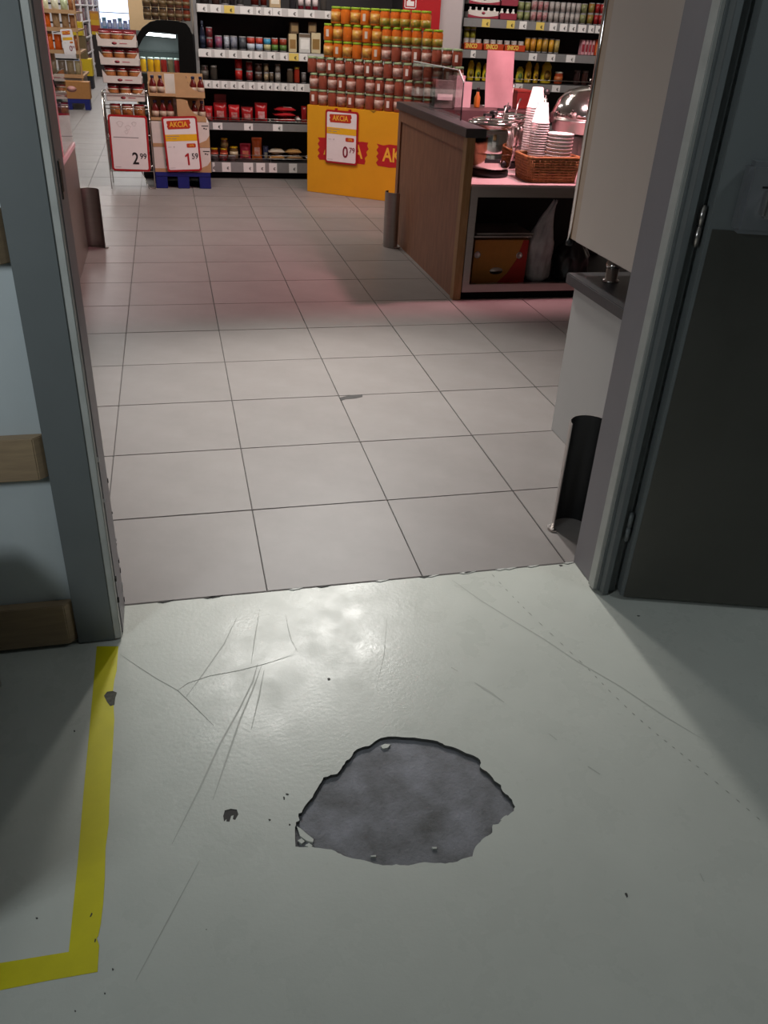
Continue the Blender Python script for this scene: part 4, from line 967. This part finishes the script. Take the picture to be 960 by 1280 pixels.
for k in range(1, 8): mb.tube([(W_*k/8, 0, .60), (W_*k/8, 0, .64)], .0018, 4)
obj('wire_mesh', mb, chrome, t)
obj('front_leg', MB().tube([(W_*.72, 0, .145), (W_*.86, -.0, .004), (W_, 0, .004)], .004, 6), chrome, t)
for n in range(3):
    o = obj('jar_pack', MB().box(.02, .03, 0, .35, .27, .135), P('#6b3a33', '#a8948d', .2, 30), None, .01, (-0.245, 6.16, .150+n*.137)); tag(o, 'shrink wrapped jar pack inside the wire rack, %s from the bottom' % ORD[n], 'pack', 'shrink wrapped packs in rack')
price_sign('price_sign', 'red framed price sign 2.99 hanging on the wire rack front', (-0.222, 6.14, .152), 0, .32, .445, False, '2', '99', ink, 0.0, math.radians(1.0))
redlid = C('#8d1420', .3)
jarb = lambda: b_jar(.047, .105, P('#a8703a', '#8b4a2c', .3, 25), redlid, C('#d6c6b4', .4), (.80, .87))()  # cream neck band is a painted highlight under the lid
for n in range(5):
    z = .562+n*.133; off = [.0, .0, -.012, -.02, -.028][n]; front = -0.195+off
    if n > 0:
        tr_ = tray('jar_tray', 'white tray with red oval emblem, %s from the bottom on the wire rack' % ORD[n-1], front-.012, front+.300, 6.17, z, .055, cardw, .26)
        obj('emblem', MB().lathe([(.013, 0), (0, .0015)], 12, M=Matrix.Translation((.135, -.0005, .026)) @ Matrix.Rotation(math.pi/2, 4, 'X') @ Matrix.Diagonal((1.6, .8, 1, 1))), C('#8b2a35', .5), tr_)
        obj('printed_line', MB().box(.175, -.001, .023, .235, 0, .030), C('#b06a70', .5), tr_)
        obj('red_liner', MB().box(.003, .255, .01, .309, .258, .122), C('#6d1a22', .6), tr_)
        obj('side_wing', MB().prism([(0, .05), (.0, .10), (.035, .055)], -.0005, .0025, 'y').prism([(.312, .05), (.312, .10), (.277, .055)], -.0005, .0025, 'y'), cardw, tr_)
    for k in range(3):
        place(('rackjar',), jarb, (front+.048+k*.097, 6.228, z+.004), 'red lidded jar, %s from left, %s tier from the bottom on the wire rack' % (ORD[k], ORD[n]), 'jar', 'red lidded jars on the wire rack')

# ============================================================ PALLET DISPLAY WITH BOTTLES
t = thing('pallet', 'dark blue plastic pallet under the bottle display', 'pallet', (0.135, 6.2, 0))
mb = MB().box(0, 0, .10, .48, .42, .135)
for x in (0, .19, .38): mb.box(x, 0, 0, x+.10, .42, .10)
obj('deck', mb, bluep, t, .003)
def dcarton(z, n):
    t = thing('printed_carton', '%s white and brown printed carton behind the AKCIA 1.59 sign' % n, 'carton', (0.135, 6.215, z))
    obj('body', MB().box(0, 0, 0, .49, .39, .205), cardw, t, .002)
    obj('brown_sweep', MB().prism([(.30, .0), (.49, .0), (.49, .10), (.46, .06), (.40, .035)], -.0012, 0, 'y').prism([(0, 0), (.20, 0), (.20, .03), (0, .03)], -.0012, 0, 'y'), card, t)
    obj('bottle_picture', MB().prism([(.10, .05), (.14, .045), (.15, .12), (.12, .14), (.10, .11)], -.0014, 0, 'y'), C('#3b1f26', .5), t)
    obj('printed_mark', MB().box(.425, -.001, .172, .483, 0, .179).box(.44, -.001, .150, .455, 0, .160).box(.46, -.001, .146, .470, 0, .156), ink, t); return t
dcarton(.1355, 'lower'); dcarton(.3415, 'upper')
red_b = b_bottle(.030, .155, '#5b1514', '#1b1d3a', '#a8907d')
for n, (z, nm) in enumerate(((.548, 'lower'), (.736, 'upper'))):
    t = thing('display_tray', '%s brown cardboard display tray of red bottles' % nm, 'carton tray', (0.135, 6.215, z))
    mb = MB().box(0, 0, 0, .47, .30, .004).box(0, 0, 0, .225, .003, .028).box(0, .30, 0, .47, .303, .17).box(0, 0, 0, .003, .30, .10)
    obj('tray_box', mb, card, t)
    obj('white_divider', MB().box(.14 if n else .20, .12, .004, .225, .124, .17), cardw, t)
    cv = [(.228, .004), (.47, .004), (.47, .045)]+[(.47-.03-.12*math.sin(math.radians(a)), .045+.12*(1-math.cos(math.radians(a)))) for a in range(0, 91, 15)]+[(.27, .175), (.228, .175)]
    obj('side_panel', MB().prism(cv, 0, .003, 'y'), card, t)
    obj('support', MB().box(.02, .15, .004, .05, .18, .186 if n == 0 else .10).box(.43, .15, .004, .46, .18, .186 if n == 0 else .05), card, t)
    xs_ = (.04, .105, .312, .377, .442) if n else (.045, .11, .17, .377, .442)
    for k, x in enumerate(xs_):
        place(('redbottle',), red_b, (.135+x, 6.215+(.045 if k < 3-n else .08), z+.0045), 'red bottle with dark blue cap, %s from left in the %s display tray' % (ORD[k], nm), 'bottle', 'red bottles in display trays')
price_sign('price_sign', 'red framed offer sign reading AKCIA 1.59 before the bottle display', (0.243, 6.185, .14), 0, .30, .445, True, '1', '59', red, 0.0, -math.radians(2.5))

# ============================================================ BLACK DISPLAY FRIDGE
t = thing('display_fridge', 'black arched display fridge with lit glass behind bottles', 'fridge', (0, 6.72, 0))
out = [(.019, 1.06), (.055, 1.148), (.115, 1.225), (.189, 1.275), (.26, 1.292), (.311, 1.296), (.42, 1.292), (.50, 1.278), (.528, 1.245), (.546, 1.188), (.555, 1.05), (.560, .895), (.563, .55)]
inn = [(.43, .55), (.415, .9), (.42, 1.195), (.30, 1.205), (.18, 1.205), (.12, 1.15), (.075, 1.08), (.06, 1.03)]
obj('arched_front', MB().prism(out+inn, 0, .05, 'y'), blackm, t)
obj('cabinet_base', MB().box(.02, .0, 0, .563, .52, .55).box(.03, .0, .55, .06, .05, 1.06), black, t, .004)
obj('top_cover', MB().prism([(x, z) for x, z in out[:10]]+[(.54, 1.18), (.50, 1.25), (.42, 1.262), (.311, 1.266), (.2, 1.245), (.13, 1.2), (.07, 1.12), (.045, 1.06)], .05, .52, 'y'), blackm, t)
obj('top_tray', MB().box(.14, .04, 1.2925, .50, .22, 1.2962), black, t)
obj('side_wall', MB().box(.43, .05, .55, .560, .52, 1.2), black, t)
obj('back_wall', MB().box(.04, .50, .55, .44, .52, 1.2), mat('fridge_back', '#77807f', .4, var=.05), t)
obj('side_pane', MB().box(.035, .05, .55, .041, .50, 1.10), glass, t)
obj('light_tube', MB().tube([(.14, .10, 1.185), (.40, .10, 1.175)], .012, 8), lamp, t)
obj('wire_shelf', MB().box(.05, .05, 1.045, .43, .45, 1.05), glass, t)
obj('wire_shelf', MB().box(.045, .05, .880, .43, .45, .888), steelb, t)
for n, (x, c1) in enumerate(((.10, '#c9a02a'), (.165, '#c79a1f'), (.222, '#c9961e'), (.281, '#8b2a25'), (.340, '#6b6a52'), (.399, '#8f2429'))):
    place(('fjar', c1), b_jar(.028, .115, c1, '#c3cfcb'), (x, 6.72+.10, .8885), '%s jar on the lit fridge shelf, %s from left' % (['gold','yellow','amber','red','olive','crimson'][n], ORD[n]), 'jar', 'jars inside the display fridge')
light('fridge_light', 'AREA', (.25, 6.82, 1.165), 1.6, (.9, 1, 1), .25, .05)
for lay in (0, 1):
    for k in range(6):
        c1 = ['#4b3a2a', '#3b2b22', '#5a4530', '#4b3025', '#5a3a2c', '#6b2f20'][k]
        place(('topjar', c1), b_jar(.033, .092, c1, '#2b2422', '#6d5a3f', (.25, .55)), ((.172+k*.0675), 6.80+.01*(k % 2), 1.2985+lay*.0935), 'dark brown jar on top of the black fridge, %s layer, %s from left' % (['lower','upper'][lay], ORD[k]), 'jar', 'dark jars on the fridge top')
# beige pillar behind
t = thing('pillar', 'cream pillar behind the black fridge beside the far chiller', 'pillar', (-.05, 9.0, 0))
obj('shaft', MB().box(0, 0, 0, .55, .4, 3.2), mat('cream_paint', '#d8b78c', .7, var=.03), t)

# ============================================================ FAR AISLE
# shelf line along the aisle, facing +x
t = thing('aisle_shelving', 'white shelving running along the left of the far aisle', 'shelving', (-2.0, 18.2, 0))
obj('back_panel', MB().box(0, 0, 0, .03, 8.5, 1.9), white, t)
for k in range(5):
    obj('upright', MB().box(0, k*2.1, 0, .62, k*2.1+.05, 1.9), white, t)
for z in (.12, .42, .74, 1.06, 1.38, 1.7): obj('shelf', MB().box(.03, 0, z-.03, .60, 8.5, z), white, t)
cols = ['#5d2630', '#6f5a4b', '#8a5f62', '#3d3038', '#7c4038', '#4b4644']
for sh, z in enumerate((.12, .42, .74, 1.06, 1.38)):
    for k in range(12):
        kk = (sh*2+k) % 6
        place(('acart', kk), b_carton(.52, .30, .20+.012*kk, cols[kk], '#8b7573'), (-1.412, 18.2+.38+(k//3)*2.1+(k % 3)*.66, z+.001), 'packet box on the white aisle shelving, %s along the %s shelf' % (ORD[k], ['bottom','second','third','fourth','top'][sh]), 'box', 'boxes on the aisle shelving', math.pi/2)
# bakery / bag display nearest in the aisle
t = thing('bag_display', 'wooden tiered display with orange bags in the left aisle', 'display stand', (-1.42, 13.0, 0))
obj('back', MB().box(-.03, .0, .14, .0, 1.2, 1.55), card, t)
for z in (.44, .76, 1.05, 1.28): obj('tier', MB().box(0, 0, z-.025, .50, 1.2, z), card, t); 
for z in (.44, .76, 1.05, 1.28): obj('lip', MB().box(0, -.01, z-.03, .50, 0, z+.02), card, t)
for x in (.01, .47): obj('post', MB().box(x, .0, .14, x+.02, .03, 1.5), card, t)
obj('base', MB().box(0, .02, .14, .46, 1.2, .415), C('#8f8078', .6), t)
for n, (x, z, c1, h) in enumerate([(.07, 1.281, '#c9c4a0', .16), (.21, 1.281, '#d0cbb0', .17), (.34, 1.281, '#a9b08a', .16), (.45, 1.281, '#8f5a35', .17), (.07, 1.051, '#d9651a', .19), (.20, 1.051, '#a88763', .2), (.33, 1.051, '#9c7b58', .2), (.44, 1.051, '#a3704a', .19), (.07, .761, '#d4601c', .22), (.19, .761, '#c9571c', .22), (.32, .761, '#8b5a3a', .2), (.44, .761, '#a8623a', .2), (.07, .441, '#7d6a55', .2), (.20, .441, '#6d5f52', .2), (.32, .441, '#8b7a5f', .2), (.44, .441, '#a0926f', .2)]):
    place(('abag', c1, h), b_bag(.105, h-.015, .07, c1, None), (-1.42+x, 13.075, z+.002), '%s bag, %s from left on the %s tier of the aisle display' % ({'#d':'bright orange'}.get(c1[:2], 'pale green' if n < 3 else 'brown'), ORD[n % 4], ['top','third','second','lowest'][n//4]), 'bag', 'bags on the aisle display')
t = thing('aisle_carton', 'brown carton with a pink label at the aisle display foot', 'carton', (-1.20, 12.7, .151))
obj('body', MB().box(0, 0, 0, .37, .25, .23), C('#a8743f', .6), t, .003)
obj('oval_label', MB().lathe([(.06, 0), (0, .002)], 18, M=Matrix.Translation((.11, -.0005, .13)) @ Matrix.Rotation(math.pi/2, 4, 'X') @ Matrix.Diagonal((1.2, .7, 1, 1))), C('#c98f86', .5), t)
o = obj('plastic_pallet', MB().box(0, 0, .09, .34, .27, .15).box(0, 0, 0, .08, .27, .09).box(.26, 0, 0, .34, .27, .09), bluep, None, .004, (-1.19, 12.7, 0)); tag(o, 'small blue plastic pallet under the carton in the left aisle', 'pallet')
o = obj('plastic_pallet', MB().box(0, 0, .09, .16, .5, .14).box(0, 0, 0, .05, .5, .09).box(.11, 0, 0, .16, .5, .09), bluep, None, .004, (-1.30, 11.6, 0)); tag(o, 'nearer blue pallet end at the left edge of the aisle', 'pallet')
price_sign('price_sign', 'small offer sign reading AKCIA 0.99 among bags in left aisle', (-1.15, 12.96, .72), 0, .17, .33, True, '0', '99', C('#7b1f33', .6), 0, math.radians(-4), white)
obj('bracket', MB().tube([(.0, .004, .30), (-.09, .03, .29), (-.10, .05, .29)], .006, 6), black, [o for o in D.objects if o.get('label', '').startswith('small offer sign')][0])
# yellow display beyond
t = thing('yellow_display', 'yellow cardboard display unit beyond the bags in left aisle', 'display stand', (-1.30, 16.6, 0))
obj('foot', MB().box(.02, 0, 0, .25, .4, .22), C('#22232b', .6), t)
obj('lower_box', MB().box(.06, -.01, .22, .26, .4, .50), C('#d3b31a', .5), t)
obj('blue_side', MB().box(-.04, -.01, .24, .06, .0, .48), C('#8a93b0', .5), t)
obj('column', MB().box(.0, 0, .50, .19, .4, .88), C('#6d5a3a', .6), t)
obj('upper_box', MB().box(-.02, -.01, .88, .16, .4, 1.10), C('#c9ab1c', .5), t)
obj('white_board', MB().box(-.13, -.02, .52, -.02, -.01, .95), white, t)
# small red and yellow stack
for n, (z, c1, c2) in enumerate(((.60, '#c99a20', '#a8402a'), (.90, '#b5451f', '#d6b52c'), (1.05, '#cfa52a', '#8f7a2c'))):
    pass
t = thing('end_display', 'red and yellow box display at the far end of the aisle', 'display stand', (-1.20, 20.0, 0))
obj('column', MB().box(0, 0, 0, .17, .3, .82), C('#2b2422', .6), t)
for z0_, z1_, c1 in ((.82, .88, '#cfae25'), (.88, 1.0, '#a8391f'), (1.0, 1.10, '#d3a92a'), (1.10, 1.22, '#c98f22'), (1.22, 1.26, '#b5793a')): obj('box', MB().box(.0, -.005, z0_, .17, .3, z1_), C(c1, .5), t)
# lit chiller at the end
t = thing('chiller', 'brightly lit white chiller cabinet at the end of the aisle', 'fridge', (-1.75, 27.4, 0))
obj('cabinet', MB().box(0, .3, 0, 1.5, .6, 2.2).box(0, 0, 0, 1.5, .3, .55).box(0, 0, 2.0, 1.5, .3, 2.2).box(0, 0, 0, .05, .3, 2.2).box(1.45, 0, 0, 1.5, .3, 2.2), white, t)
obj('light_panel', MB().box(.05, .28, .95, 1.45, .299, 2.0), lampb, t)
for z in (.80, 1.22, 1.62): obj('shelf', MB().box(.05, .03, z-.02, 1.45, .28, z), C('#7f8fa5', .4), t)
for n in range(9):
    place(('cpack', n % 3), b_carton(.11, .12, .22+.03*(n % 3), ['#7d86b8', '#a3a9cf', '#6f9ab5'][n % 3], '#c9cfe6'), (-1.62+n*.148, 27.45, .801), 'pale blue pack in the lit chiller, %s from left' % ORD[n], 'pack', 'packs in the lit chiller')

# ------------------------------------------------------------ self check of labels
for lb, ns in LABELS.items():
    if len(ns) > 1: print('DUPLICATE LABEL', len(ns), lb)
for k, (r, used) in PROTO.items():
    if not used: D.objects.remove(r)
print('objects', len(D.objects))
